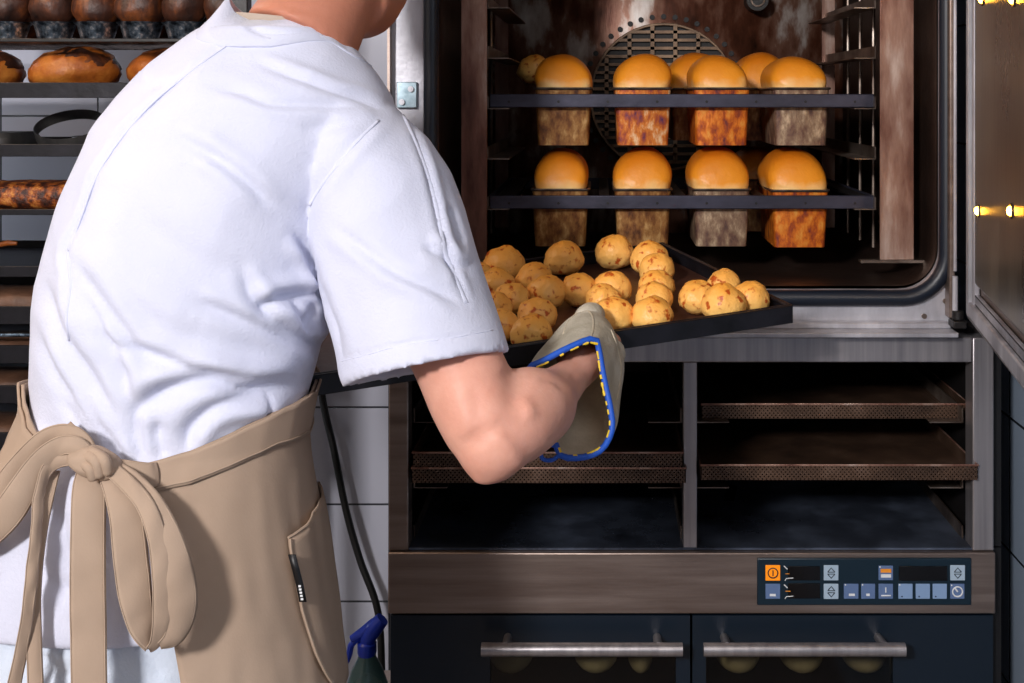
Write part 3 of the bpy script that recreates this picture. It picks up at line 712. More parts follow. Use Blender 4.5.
mb = MB(); tb(mb, -.003, TLn+.003, .0005, .0045, -.003, .0005); tb(mb, -.003, TLn+.003, TDp-.0045, TDp, -.003, .0005); tb(mb, 0, .004, .0045, TDp-.0045, -.003, .0005)
tbuild(mb, 'rolled_lip', MT['black_tray'], bev=.001)
BG = 'cheese buns on the held tray'
buns = [(504, 266, 20, 'round cheese bun at the back left of the tray, beside the sleeve'),
 (564, 261, 19, 'round cheese bun at the back of the tray under the brown tins'),
 (615, 255, 18.5, 'farthest cheese bun, standing alone at the back of the tray'),
 (650, 261, 18.5, 'spotty cheese bun at the far end of the middle column of buns'),
 (657, 271, 17.5, 'smooth cheese bun second from the back in the middle column'),
 (497, 286, 18, 'pale cheese bun just in front of the back left bun by the sleeve'),
 (479, 277, 14, 'cheese bun mostly hidden behind the white sleeve'),
 (513, 299, 17, 'cheese bun in the midst of the left cluster, behind the leaning pair'),
 (535, 281, 18, 'large cheese bun in the left cluster, rear one of a joined pair'),
 (547, 293, 18.5, 'large cheese bun in the left cluster, front one of a joined pair'),
 (495, 307, 17, 'cheese bun against the sleeve, third from the back'),
 (501, 326, 18, 'cheese bun against the sleeve, nearest the front rim'),
 (537, 315, 19, 'cheese bun left of the mitt, rear one of the leaning front pair'),
 (531, 332, 19.5, 'cheese bun left of the mitt, nearest the front rim'),
 (580, 291, 18, 'dark-spotted cheese bun alone behind the mitt'),
 (611, 289, 18.5, 'wedge-shaped cheese bun at the back of the group right of the mitt'),
 (603, 301, 17, 'cheese bun in the middle of the group right of the mitt'),
 (614, 315, 20, 'smooth golden cheese bun touching the right side of the mitt'),
 (657, 287, 17.5, 'cheese bun in the middle column, third from the back'),
 (654, 299, 18, 'cheese bun in the middle column, second from the front rim'),
 (652, 315, 20, 'cheese bun in the middle column nearest the front rim, orange fleck on top'),
 (698, 298, 19, 'leftmost bun of the four at the right corner of the tray'),
 (736, 284, 16, 'rear bun of the four at the right corner of the tray'),
 (724, 304, 21.5, 'largest bun, at the front of the four at the right corner of the tray'),
 (762, 297, 18.5, 'rightmost bun of the tray, beside the corner')]
pos = []
for px, py, r, lab in buns:
    ray = Vector(((px-VX)/F, 1, -(py-HY)/F)); o = Vector((0, 0, CZ)); rw = r/F*1.68*.97
    p0 = TP(0, 0, -TH+.002+rw*.76); t = (p0-o).dot(tn)/ray.dot(tn); p = o+ray*t
    rw = r/F*p.y*1.06
    q = p-TC; pos.append([q.dot(tu), q.dot(tv), rw])
for it in range(60):
    for i in range(len(pos)):
        for j in range(i):
            dx, dy = pos[i][0]-pos[j][0], pos[i][1]-pos[j][1]; dd = math.hypot(dx, dy)+1e-9; need = (pos[i][2]+pos[j][2])*.84
            if dd < need:
                k = (need-dd)/2/dd*.5; pos[i][0] += dx*k; pos[i][1] += dy*k; pos[j][0] -= dx*k; pos[j][1] -= dy*k
        pos[i][0] = min(max(pos[i][0], pos[i][2]+.003), TLn-pos[i][2]-.003); pos[i][1] = min(max(pos[i][1], pos[i][2]+.002), TDp-pos[i][2]-.003)
for i, ((a_, b_, rw), (px, py, r, lab)) in enumerate(zip(pos, buns)):
    o = bun_obj(i+3, rw)
    o.rotation_euler = (rot @ Matrix.Rotation(random.uniform(0, 6.28), 4, 'Z')).to_euler()
    o.location = TP(a_, b_, -TH+.002+rw*.74); tag(o, lab, 'bun', BG)

# ------------------------------------------------------------------ bakery rack on the left
YR = 2.0
rack = thing('bakery_rack', 'tall dark metal bakery rack of bread trays behind the baker', 'rack', (-1.0, 2.15, 0))
for x in (-1.42, -.60):
    for y in (1.985, 2.33): build(MB().box(x-.018, x+.012, y, y+.025, .0, 1.9), 'rack_post', MT['black_paint'], rack, bev=.002)
build(MB().box(-1.44, -.588, 1.985, 2.355, 1.9, 1.92), 'rack_top', MT['black_paint'], rack, bev=.002)
RX0, RX1 = -1.4, -.617
lv = {}
def shelf(py, label, h=.022, m='black_tray', base=True):
    z = FZ(py, YR)
    t = thing('baking_tray', label, 'tray', (-1.08, 2.16, z-h), 'trays in the bakery rack')
    build(MB().box(RX0, RX1, 2.0, 2.35, z-h, z-h+.003), 'tray_base', MT[m], t)
    build(MB().box(RX0, RX1, 1.996, 2.0, z-h, z).box(RX0, RX1, 2.35, 2.354, z-h, z).box(RX0, RX0+.003, 2.0, 2.35, z-h, z).box(RX1-.003, RX1, 2.0, 2.35, z-h, z), 'tray_rim', MT[m], t, bev=.001)
    for x in (-1.39, -.620):
        build(MB().box(x-.012, x+.0, 2.01, 2.33, z-h-.003, z-h), 'rail', MT['rail'], rack)
    return z, z-h+.003
zA = FZ(38.5, YR); fA = zA-.004
t = thing('wire_shelf', 'thin wire shelf at the top of the left rack, carrying the foil cups', 'shelf', (-1.08, 2.16, zA))
build(MB().box(RX0, RX1, 1.996, 2.002, zA-.006, zA), 'front_bar', MT['black_paint'], t, bev=.001)
build(MB().box(RX0, RX1, 2.348, 2.354, zA-.006, zA), 'rear_bar', MT['black_paint'], t, bev=.001)
for k in range(40):
    x = lerp(RX0, RX1, (k+.5)/40); build(MB().cyl((x, 2.0, zA-.005), (x, 2.35, zA-.005), .0014, 6), 'wire', MT['rail'], t)
zB, fB = shelf(82.5, 'dark tray of the left rack carrying round brown loaves', h=.026)
zC, fC = shelf(144, 'dark tray of the left rack carrying steel cake rings', h=.021)
zD, fD = shelf(209, 'thin dark tray of the left rack under the seeded loaf', h=.010)
zE, fE = shelf(266, 'empty black tray above the flat brown loaves', h=.018)
zG, fG = shelf(306, 'black tray of the left rack under the long flat loaf', h=.03)
zH, fH = shelf(345, 'brown-stained tray at the height of the apron strings', h=.03)
zI, fI = shelf(385, 'lowest dark tray seen behind the baker', h=.03)
zJ, fJ = shelf(432, 'dark tray low behind the apron waist', h=.03)
def item_lathe(): pass
# foil cups and dark breads on the top tray
for i, (px, w_) in enumerate(((6, 40), (52, 40), (95, 40), (139, 42), (183, 40), (222, 34))):
    p = P(px, 41, 2.06); r = w_/2/F*2.06; z0 = fA+.001; h = .034
    mb = MB()
    def fr(rad, z, wob): return [(p.x+rad*(1+wob*math.cos(k*PI/1.5*1.0+k))*math.cos(k*2*PI/48), 2.07+rad*(1+wob*math.cos(k*2.6))*math.sin(k*2*PI/48), z) for k in range(48)]
    mb.loft([fr(r*.72, z0, .03), fr(r*.98, z0+h-.004, .04), fr(r*1.12, z0+h, .02), fr(r*1.1, z0+h-.002, .02), fr(r*.94, z0+h-.006, .03), fr(r*.7, z0+.003, .03)])
    lab = ['crimped foil baking cup at the far left of the top tray', 'crimped foil baking cup second from left on the top tray', 'crimped foil baking cup third from left, over the round loaf', 'crimped foil baking cup fourth from left, near the collar', 'crimped foil baking cup fifth from left on the top tray', 'crimped foil baking cup nearest the white collar'][i]
    o = build(mb, 'foil_cup', MT['foil'], None, ang=50, origin=(p.x, 2.07, z0)); tag(o, lab, 'foil cup', 'foil cups on the rack')
    mb = MB(); rb = r*1.16
    rings = bun_mesh(200+i, 1.)
    mb.loft([[Vector((v.x*rb, v.y*rb, v.z*.048)) for v in rg] for rg in rings])
    o = build(mb, 'dark_bread', MT['dark_crust'], None, ang=180, local=True); o.location = (p.x, 2.07, z0+h+.026)
    tag(o, lab.replace('crimped foil baking cup', 'dark brown bread in the foil cup').replace('second', 'second'), 'bread', 'dark breads in foil cups')
for i, px in enumerate((-14, 30, 74, 117, 161, 204)):
    mb = MB(); mb.loft([[Vector((v.x*.044, v.y*.05, v.z*.056)) for v in rg] for rg in bun_mesh(260+i, 1.)])
    o = build(mb, 'dark_bread', MT['dark_crust'], None, ang=180, local=True); o.location = (FX(px, 2.19), 2.19, fA+.054)
    tag(o, 'dark loaf standing behind the foil cups, '+('at the left picture edge', 'between the first and second cup', 'between the second and third cup', 'between the third and fourth cup', 'between the fourth and fifth cup', 'nearest the collar')[i], 'bread', 'dark loaves behind the foil cups')
# rustic round loaves
for i, (px, wpx, hpx, lab) in enumerate(((-8, 60, 36, 'round brown loaf cut off by the left picture edge'), (75, 91, 38, 'big oval brown loaf with a dark split crust on the second tray'), (172, 84, 38, 'brown loaf mostly hidden behind the left shoulder'))):
    y = 2.12; p = P(px, 82, y); a_ = wpx/2/F*y; h = hpx/F*y
    mb = MB(); rings = bun_mesh(300+i, 1.)
    mb.loft([[Vector((v.x*a_, v.y*.07, v.z*h*.76)) for v in rg] for rg in rings])
    r_ = thing('rustic_loaf', lab, 'loaf', (p.x, y, fB), 'round loaves on the rack')
    q = build(mb, 'crumb_crust', MT['rustic'], r_, local=True, ang=180); q.location = (0, 0, h*.58)
    mb = MB(); mb.loft([[Vector((v.x*a_*.74+.22*a_, v.y*.062, v.z*h*.5)) for v in rg] for rg in bun_mesh(310+i, 1.)])
    q = build(mb, 'dark_split_crust', MT['dark_crust'], r_, local=True, ang=180); q.location = (0, -.002, h*.78)
# cake rings
def cake_ring(px, y, rpx, hpx, lab, tilt=0):
    r = rpx/F*y; h = hpx/F*y; mb = MB(); n = 48
    def rg(rad, z): return [(rad*math.cos(k*2*PI/n), rad*math.sin(k*2*PI/n)*.9, z) for k in range(n)]
    R_ = [rg(r, 0), rg(r, h), rg(r-.0015, h), rg(r-.0015, 0)]; R_.append(R_[0])
    mb.loft(R_, caps=False); o = build(mb, 'cake_ring', MT['ringsteel'], None, local=True, ang=40); p = P(px, 140, y)
    o.location = (p.x, y, fC+.001); o.rotation_euler = (tilt, 0, 0)
    return tag(o, lab, 'cake ring', 'cake rings on the rack')
cake_ring(72, 2.11, 34, 11, 'round steel cake ring propped up on the third tray', math.radians(28)).location.z += .031
cake_ring(104, 2.24, 30, 12, 'steel cake ring lying flat behind the propped one')
mb = MB()
rr_ = [Vector((x, y, 0)) for x, y in rrect(-.045, .045, -.07, .07, .02, 4)]
mb.loft([[v*.94 for v in rr_], [v+Vector((0, 0, .004)) for v in rr_], [v*1.0+Vector((0, 0, .026)) for v in rr_], [v*.9+Vector((0, 0, .034)) for v in rr_]])
o = build(mb, 'cake_tin', MT['ringsteel'], None, local=True); o.location = (FX(0, 2.1), 2.10, fC+.001); tag(o, 'dark closed cake tin at the left picture edge beside the ring', 'cake tin')
# seeded loaf
def long_loaf(nm, px0, px1, y, z, h, dep, m, lab, seed, grp=None):
    x0, x1 = FX(px0, y), FX(px1, y); rings = []
    for i in range(25):
        u = -1+2*i/24; e = max(.05, (1-abs(u)**6)**.5)
        ring = []
        for k in range(28):
            a = 2*PI*k/28; v = Vector((u*3, math.cos(a), math.sin(a)))
            n = 1+.07*mnoise.noise(v*2.2+Vector((seed, 0, 0)))+.05*mnoise.noise(v*6)
            sy = math.copysign(abs(math.cos(a))**.7, math.cos(a)); sz = math.copysign(abs(math.sin(a))**.7, math.sin(a))
            ring.append((lerp(0, 1, u)*(x1-x0)/2, sy*dep/2*e*n, h/2+sz*h/2*e*n))
        rings.append(ring)
    mb = MB(); mb.loft(rings); o = build(mb, nm, MT[m], None, local=True, ang=180); o.location = ((x0+x1)/2, y, z); return tag(o, lab, 'bread', grp)
long_loaf('seeded_loaf', -60, 150, 2.07, fD, .05, .10, 'seeded', 'long dark-topped seeded loaf on the fourth tray, orange at its foot', 3)
build(MB().tube([P(-6, 246, 2.04), P(8, 243, 2.04), P(17, 243.5, 2.04)], [.004, .005, .003], 8), 'bread_stick', MT['rustic'], None)
o = bpy.data.objects['bread_stick']; tag(o, 'thin crooked bread stick jutting in at the left picture edge', 'bread stick')
t_ = long_loaf('flat_rye_loaf', -60, 140, 2.06, fG, .05, .11, 'brown_flat', 'flat brown rye loaf with a smooth domed top beside the shirt back', 5, 'flat loaves on the rack')
long_loaf('flat_rye_loaf', -60, 120, 2.07, fH, .032, .11, 'brown_flat', 'dark flat rye loaf one tray below the domed one', 8, 'flat loaves on the rack')
long_loaf('flat_rye_loaf', -60, 110, 2.07, fI, .036, .11, 'brown_flat', 'dark brown flat loaf two trays below the domed one', 11, 'flat loaves on the rack')
long_loaf('flat_rye_loaf', -60, 110, 2.07, fJ, .036, .11, 'brown_flat', 'lowest flat loaf, just above the apron loop', 13, 'flat loaves on the rack')
o = bpy.data.objects['bread_stick']
build(MB().tube([P(-40, 335, 1.99), P(60, 335, 1.99)], .0032, 8), 'bright_rail', MT['foil'], rack)

# ------------------------------------------------------------------ cable and spray bottle
pts = catmull([tuple(P(x, y, yy)) for x, y, yy in ((318, 330, 2.47), (322, 395, 2.46), (334, 450, 2.44), (346, 510, 2.43), (360, 560, 2.43), (378, 612, 2.43), (382, 680, 2.44), (384, 760, 2.46))]+[(-.445, 2.46, .08), (-.44, 2.40, .009), (-.42, 2.30, .0085)])
tag(build(MB().tube(pts, .0075, 12), 'power_cable', MT['rubber'], None), 'thick black cable hanging against the white tiles beside the oven', 'cable')
yb = 1.86; bs = thing('side_shelf', 'small steel side table left of the deck oven, under the spray bottle', 'side table', (FX(350, yb), yb+.05, 0))
zs = FZ(683, yb)-.10; sx0, sx1 = -.44, -.315
build(MB().box(sx0, sx1, yb-.07, yb+.25, zs-.012, zs), 'table_top', MT['steel_warm'], bs, bev=.002)
for x in (sx0+.01, sx1-.01):
    for y in (yb-.06, yb+.24): build(MB().cyl((x, y, 0), (x, y, zs-.012), .007), 'leg', MT['steel_warm'], bs)
bx = FX(367, yb)
sb = thing('spray_bottle', 'cloudy teal spray bottle with a blue trigger head beside the cable', 'spray bottle', (bx, yb, zs+.001))
z0 = zs+.001; zt_ = FZ(652, yb)
hh = zt_-z0
build(MB().lathe([(.034, z0), (.037, z0+.004), (.037, z0+hh*.5), (.034, z0+hh*.62), (.024, z0+hh*.82), (.014, z0+hh*.95), (.013, z0+hh), (.011, z0+hh)], (bx, yb, 0)), 'bottle_body', MT['bottle'], sb)
hz = zt_
mb = MB().lathe([(.0135, hz-.004), (.015, hz), (.015, hz+.014), (.011, hz+.017)], (bx, yb, 0), 20)
build(mb, 'collar', MT['blue_plastic'], sb)
mb = MB()
mb.tube([(bx, yb, hz+.014), (bx+.002, yb, hz+.024), (bx+.01, yb, hz+.036), (bx+.024, yb, hz+.052)], [.0115, .013, .014, .011], 14)
mb.tube([(bx-.024, yb, hz+.020), (bx-.006, yb, hz+.030), (bx+.012, yb, hz+.044)], [.006, .009, .010], 12)
build(mb, 'spray_head', MT['blue_plastic'], sb, ang=60)
mb = MB().tube(catmull([(bx-.010, yb, hz+.024), (bx-.024, yb, hz+.012), (bx-.028, yb, hz-.004), (bx-.034, yb, hz-.018)], 5), [.005]*15+[.003], 8)
build(mb, 'trigger', MT['blue_plastic'], sb)
# ------------------------------------------------------------------ the baker
person = thing('person', 'baker in white shirt and beige apron seen from behind, sliding a tray into the oven', 'person', (-.42, 1.2, 0))
D = .925                       # how near the baker stands, as a share of the oven-side layout
FX0, FZ0, P0 = FX, FZ, P
def FX(px, Y): return FX0(px, Y*D)
def FZ(py, Y): return FZ0(py, Y*D)
def P(px, py, Y): return P0(px, py, Y*D)
def W(x, y, z): return Vector((x*D, y*D, 1.5+(z-1.5)*D))
#          py,  L,   R,   Yc,   b
BR = [(700, -62, 330, 1.30, .165), (586, -40, 318, 1.31, .155), (540, -30, 312, 1.31, .148), (490, -4, 304, 1.31, .138), (455, 12, 298, 1.31, .128), (428, 31, 297, 1.315, .122), (400, 44, 302, 1.32, .122),
      (370, 44, 311, 1.325, .127), (340, 43, 319, 1.33, .132), (300, 46, 326, 1.335, .138), (250, 57, 332, 1.345, .142), (200, 73, 345, 1.355, .142), (160, 89, 370, 1.365, .138),
      (125, 104, 396, 1.375, .132), (98, 124, 392, 1.38, .122), (74, 146, 374, 1.385, .108), (54, 170, 357, 1.39, .092), (38, 192, 344, 1.395, .08), (24, 216, 328, 1.40, .070), (12, 232, 314, 1.405, .062)]
RW = []
for py, L_, R_, Y, b_ in BR:
    xl, xr = FX(L_, Y), FX(R_, Y); RW.append((FZ(py, Y), (xl+xr)/2, Y*D, (xr-xl)/2, b_*D))
def ring_at(z):
    if z <= RW[0][0]: z0, cx, cy, a, b_ = RW[0]; return cx, cy, a, b_
    for A, B in zip(RW, RW[1:]):
        if z <= B[0]:
            t = (z-A[0])/(B[0]-A[0]); return tuple(lerp(A[k], B[k], t) for k in range(1, 5))
    return RW[-1][1:]
def spt(th, z, off=0.):          # th: 0 faces the viewer, +90 deg is the right flank
    cx, cy, a, b_ = ring_at(z); e = .9
    s, k = math.sin(th), math.cos(th)
    return Vector((cx+(a+off)*math.copysign(abs(s)**e, s), cy-(b_+off)*math.copysign(abs(k)**e, k), z))
def th_px(px, z, off=0.):
    def q(t): p = spt(t, z, off); return VX+F*p.x/p.y
    lo, hi = -1.50, 1.50
    if px <= q(lo): return lo
    if px >= q(hi): return hi
    for _ in range(30):
        m = (lo+hi)/2
        if q(m) < px: lo = m
        else: hi = m
    return (lo+hi)/2
def z_surf(py, th):
    z = FZ(py, 1.2)
    for _ in range(6): z = FZ0(py, spt(th, z).y)
    return z
def surf(px, py, off=0.):        # visible point of the clothed torso under a ray
    z = FZ(py, 1.2)
    for _ in range(6):
        t = th_px(px, z, off); p = spt(t, z, off); z = FZ0(py, p.y)
    return p
def ring_pts(z, off=0., n=64): return [spt(2*PI*k/n, z, off) for k in range(n)]

mb = MB()
rings = []
ZT = FZ(30, 1.40)
zs_ = [RW[1][0]+(ZT-RW[1][0])*k/46 for k in range(47)]
for z in zs_: rings.append(ring_pts(z))
# stand-up collar opening: sink inwards
cx, cy, a, b_ = ring_at(zs_[-1])
rings.append([spt(2*PI*k/64, zs_[-1], -.008) for k in range(64)]); rings.append([spt(2*PI*k/64, zs_[-1], -.012)-Vector((0, 0, .03)) for k in range(64)])
mb.loft(rings)
def ell_ring(A, B, depth, slope, Y, n=40, skew=0.):
    a = P(A[0], A[1], Y); b2 = P(B[0], B[1], Y+skew); cen = (a+b2)/2; u = (b2-a)/2; dd = Vector((0, 1, slope)).normalized()*depth*D
    return [cen+u*math.cos(2*PI*k/n)+dd*math.sin(2*PI*k/n) for k in range(n)]
# right sleeve
SL = [((300, 112), (392, 102), .085, -.1, 1.375), ((296, 140), (428, 138), .098, -.12, 1.36), ((300, 175), (449, 172), .10, -.15, 1.345), ((307, 215), (463, 208), .098, -.2, 1.33),
      ((316, 262), (475, 250), .094, -.24, 1.31), ((328, 315), (491, 298), .09, -.26, 1.29), ((339, 360), (503, 333), .088, -.27, 1.272), ((345, 387), (508, 351), .087, -.27, 1.262)]
def sl_rings(tab, off=1.): return [ell_ring(A, B, d_, s_, Y) for A, B, d_, s_, Y in tab]
sr = sl_rings(SL)
def shrink(r, k, up): 
    cen = sum(r, Vector())/len(r); return [cen+(p-cen)*k+up for p in r]
sr.append(shrink(sr[-1], .80, Vector((-.002, .004, .003)))); sr.append(shrink(sr[-2], .76, Vector((-.006, .010, .016))))
mb.k = D
mb.loft(sr)
# left sleeve, going forward and down on the far side
LA = [P(200, 90, 1.42), W(-.50, 1.42, 1.44), W(-.565, 1.47, 1.37), W(-.60, 1.52, 1.28), W(-.605, 1.545, 1.24)]
mb.tube(LA, [.07, .085, .08, .075, .074], 28)
me = remesh(mb, 'shirt', .0038, 4, .5)

def displace(me, creases, fine=0.):
    n = len(me.vertices); cov = np.empty(n*3); me.vertices.foreach_get('co', cov); cov = cov.reshape(-1, 3)
    nv = np.empty(n*3); me.vertices.foreach_get('normal', nv); nv = nv.reshape(-1, 3)
    px = VX+F*cov[:, 0]/cov[:, 1]; py = HY+F*(CZ-cov[:, 2])/cov[:, 1]
    vd = cov-np.array([0, 0, CZ]); vd /= np.linalg.norm(vd, axis=1)[:, None]
    face = np.clip(-(nv*vd).sum(1)*4, 0, 1)
    d = np.zeros(n)
    for pts, wd, amp, rid in creases:
        pts = np.array(catmull(pts, 6), float); best = np.full(n, 1e9); sgn = np.zeros(n); tt = np.zeros(n); m = len(pts)-1
        for i in range(m):
            a = pts[i]; b_ = pts[i+1]; ab = b_-a; L2 = max((ab**2).sum(), 1e-9)
            t = np.clip(((px-a[0])*ab[0]+(py-a[1])*ab[1])/L2, 0, 1)
            qx = a[0]+t*ab[0]; qy = a[1]+t*ab[1]; ds = np.hypot(px-qx, py-qy); cr = (px-a[0])*ab[1]-(py-a[1])*ab[0]
            k = ds < best; best[k] = ds[k]; sgn[k] = np.sign(cr[k]); tt[k] = (i+t[k])/m
        s = best*np.where(sgn == 0, 1, sgn)
        taper = np.clip(np.sin(np.clip(tt, .02, .98)*PI)*1.6, 0, 1)
        prof = np.exp(-1.15*np.sqrt((s/wd)**2+.03)) if rid else np.exp(-(s/wd)**2)
        if rid: prof = prof-.75*np.exp(-((s-rid*1.9*wd)/(1.5*wd))**2)-.35*np.exp(-((s+rid*2.2*wd)/(1.7*wd))**2)
        d += amp*prof*taper
    if fine:
        wk = np.array([mnoise.noise(Vector((p[0]*9+p[2]*5, p[1]*6, p[2]*14-p[0]*7))) for p in cov.tolist()])
        w2 = np.array([mnoise.noise(Vector((p[0]*34, p[1]*22, p[2]*18))) for p in cov.tolist()])
        cov += nv*(fine*((1-np.abs(wk)*2.4)*1.2+.35*w2))[:, None]
    cov += nv*(d*face)[:, None]
    me.vertices.foreach_set('co', cov.reshape(-1)); me.update()
V = -.006
creases = [
 ([(254, 61), (297, 78), (332, 91), (364, 100), (385, 110)], 4, V*.9, 1), ([(215, 88), (244, 94), (270, 104), (317, 105), (373, 108)], 5, V*.8, -1),
 ([(200, 151), (218, 158), (244, 176), (267, 199)], 6, V*.8, -1), ([(171, 135), (210, 155), (246, 184), (278, 209)], 6, V*.7, 1),
 ([(380, 118), (352, 146), (323, 182), (306, 215)], 5, V*.7, 1),
 ([(292, 232), (306, 252), (318, 282), (331, 320), (343, 365)], 5, V*1.6, -1),
 ([(409, 117), (434, 199), (445, 250), (468, 305)], 3, V*.7, 1),
 ([(226, 45), (194, 68), (155, 100), (123, 135), (97, 174), (81, 216), (67, 252), (71, 284), (68, 316)], 3, V*.6, -1),
 ([(162, 48), (150, 66), (142, 84)], 5, -V*.6, 0), ([(190, 60), (170, 80), (150, 90)], 5, V*.4, 0),
 ([(68, 255), (101, 297), (133, 342), (162, 358), (200, 369), (246, 377), (300, 376)], 7, V*1.6, 1),
 ([(81, 290), (104, 329), (123, 368), (133, 405)], 6, V*1.2, 1), ([(46, 277), (62, 329), (91, 374), (117, 419)], 6, V*1., 1), ([(40, 330), (58, 375), (85, 415), (100, 440)], 5, V*.9, 1),
 ([(97, 329), (117, 345), (155, 355)], 5, V*.7, 1), ([(194, 300), (226, 313), (265, 329), (310, 351)], 6, V*1.1, 1),
 ([(258, 309), (278, 297), (322, 292)], 6, V*1.8, 1), ([(240, 265), (258, 305), (297, 335), (325, 347)], 6, V*1.4, 1), ([(290, 300), (300, 318), (310, 335)], 4, V*1., 0), ([(312, 300), (306, 318), (300, 330)], 4, V*1., 0),
 ([(133, 415), (165, 390), (207, 380), (246, 388), (300, 384)], 8, V*2.2, 1), ([(186, 452), (191, 429), (213, 407), (246, 397), (285, 392)], 7, V*1.8, -1),
 ([(84, 389), (106, 433), (129, 464)], 5, V*.9, 1), ([(60, 395), (84, 430), (100, 455)], 5, V*.8, 1), ([(140, 400), (137, 430), (145, 460)], 5, V*.9, 1), ([(270, 393), (266, 408), (264, 425)], 3, V*.6, 0), ([(160, 420), (158, 440), (165, 462)], 5, V*.8, 0),
 ([(330, 223), (368, 253), (397, 273), (432, 289), (461, 304)], 5, V*.9, -1), ([(423, 244), (444, 258), (464, 272)], 5, V*1., 1), ([(448, 205), (456, 225), (462, 245)], 4, V*.8, 0),
 ([(338, 360), (365, 354), (403, 344), (450, 337), (494, 330)], 1.6, V*.35, 0), ([(300, 130), (330, 128), (372, 118)], 7, V*.4, 0),
 ([(120, 180), (150, 230), (200, 262), (250, 275)], 16, V*.7, 0), ([(100, 240), (140, 290), (200, 325)], 14, -V*.7, 0), ([(235, 8), (255, 30), (290, 36), (330, 34), (352, 54)], 3, V*.6, 0),
 ([(30, 560), (60, 590), (110, 600)], 8, V*.7, 0), ([(60, 500), (66, 560), (60, 620)], 7, V*.9, 1), ([(112, 500), (108, 560), (115, 630)], 7, V*.7, 1)]
displace(me, creases, .0016)
shirt = obj_mesh('shirt', me, MT['shirt'], person)
# raised seams on the shirt
def seam(pts, parent, m, r=.0016, offp=.002, name='seam'):
    bvh = None
    return None
# body: head, neck, trunk core, arms, hands, legs in one skin
mb = MB(D)
mb.loft([ring_pts(z, -.03-.012*(z > 1.4)) for z in [RW[0][0]+.03+(RW[-1][0]-.05-RW[0][0])*k/30 for k in range(31)]])
neck = [P(298, 45, 1.40), P(316, 12, 1.42), P(330, -22, 1.445)]
mb.tube(neck, [.069, .063, .066], 28)
hc = P(341, -85, 1.49)
mb.sphere(hc, (.075, .098, .118), 32, 22)
fd = Vector((.55, .78, -.30)).normalized()          # face direction
jaw = hc+fd*.045+Vector((0, 0, -.062)); mb.sphere(jaw, (.054, .056, .058), 24, 16)
mb.tube([P(342, -10, 1.45), hc+fd*.04+Vector((0, 0, -.08))], [.062, .055], 20)
mb.tube([P(300, 75, 1.395), P(340, 110, 1.385), P(372, 150, 1.375)], [.05, .05, .052], 20)
mb.tube([P(290, 85, 1.40), P(240, 100, 1.41), P(190, 130, 1.42)], [.05, .05, .05], 20)
rt = fd.cross(Vector((0, 0, 1))).normalized(); upv = rt.cross(fd).normalized()
mb.tube([hc+fd*.088+upv*.012, hc+fd*.108-upv*.018, hc+fd*.092-upv*.024], [.009, .013, .009], 12)
for s in (-1, 1):
    e = hc+rt*s*.075-fd*.004-upv*.006
    mb.sphere(e, (.013, .022, .032), 14, 10)
mb.sphere(hc+fd*.088-upv*.052, (.024, .02, .009), 14, 8)
mb.sphere(hc+fd*.084-upv*.066, (.022, .018, .009), 14, 8)
# right arm (the visible one)
ua = [P(368, 150, 1.37), P(384, 215, 1.34), P(412, 285, 1.30), P(450, 345, 1.265), P(473, 398, 1.235), P(489, 436, 1.215)]
mb.tube(catmull([tuple(p) for p in ua], 4), list(np.interp(np.linspace(0, 5, 21), range(6), [.052, .053, .051, .0475, .0465, .0415])), 28)
mb.sphere(P(492, 446, 1.212), (.037, .036, .0375), 24, 16)
fa = [P(494, 440, 1.215), P(512, 424, 1.235), P(528, 410, 1.265), P(541, 405, 1.295), P(556, 391, 1.34), P(571, 377, 1.38), P(588, 361, 1.42)]
mb.tube(catmull([tuple(p) for p in fa], 4), list(np.interp(np.linspace(0, 6, 25), range(7), [.037, .0445, .046, .041, .028, .0225, .023])), 28, ry=1.)
mb.sphere(P(484, 478, 1.20), (.013, .013, .009), 14, 8)
def hand(mb, wr, dirv, side, palmn, curl=1.):
    """palm with four unequal bent fingers and a thumb; palmn points out of the palm"""
    dirv = dirv.normalized(); side = side.normalized(); palmn = palmn.normalized()
    pc_ = wr+dirv*.05
    mb.tube([wr, wr+dirv*.03, wr+dirv*.085], [.027, .033, .036], 18, ry=.55)
    for k, (o_, ln) in enumerate(((-.030, .066), (-.010, .076), (.010, .072), (.029, .058))):
        p = wr+dirv*.08+side*(o_*.6-.004); q = [p]; ang = 0
        for seg, f_ in enumerate((.42, .32, .26)):
            ang += (.55, .75, .6)[seg]*curl
            p = p+(dirv*math.cos(ang)+palmn*math.sin(ang))*ln*f_; q.append(p)
        mb.tube(q, [.0095, .009, .0082, .0068], 12)
    p = wr+dirv*.03-side*.028
    mb.tube([p, p+(dirv*.6-side*.6+palmn*.3).normalized()*.034, p+(dirv*.9-side*.35+palmn*.5).normalized()*.064], [.012, .0105, .008], 12)
wr = P(589, 361, 1.418)
gd_ = (TP(.262, 0, -.012)-wr)
hand(mb, wr, gd_, Vector((1, .3, 0)), Vector((0, .35, -1)), .5)
# left arm
la = [W(-.49, 1.41, 1.44), W(-.565, 1.47, 1.34), W(-.61, 1.55, 1.22), W(-.605, 1.575, 1.195), W(-.59, 1.65, 1.20), W(-.57, 1.70, 1.205)]
mb.tube(la, [.056, .05, .042, .041, .038, .027], 24)
hand(mb, la[-1], Vector((.75, .25, .02)), Vector((-.3, .9, 0)), Vector((0, 0, 1)), .35)
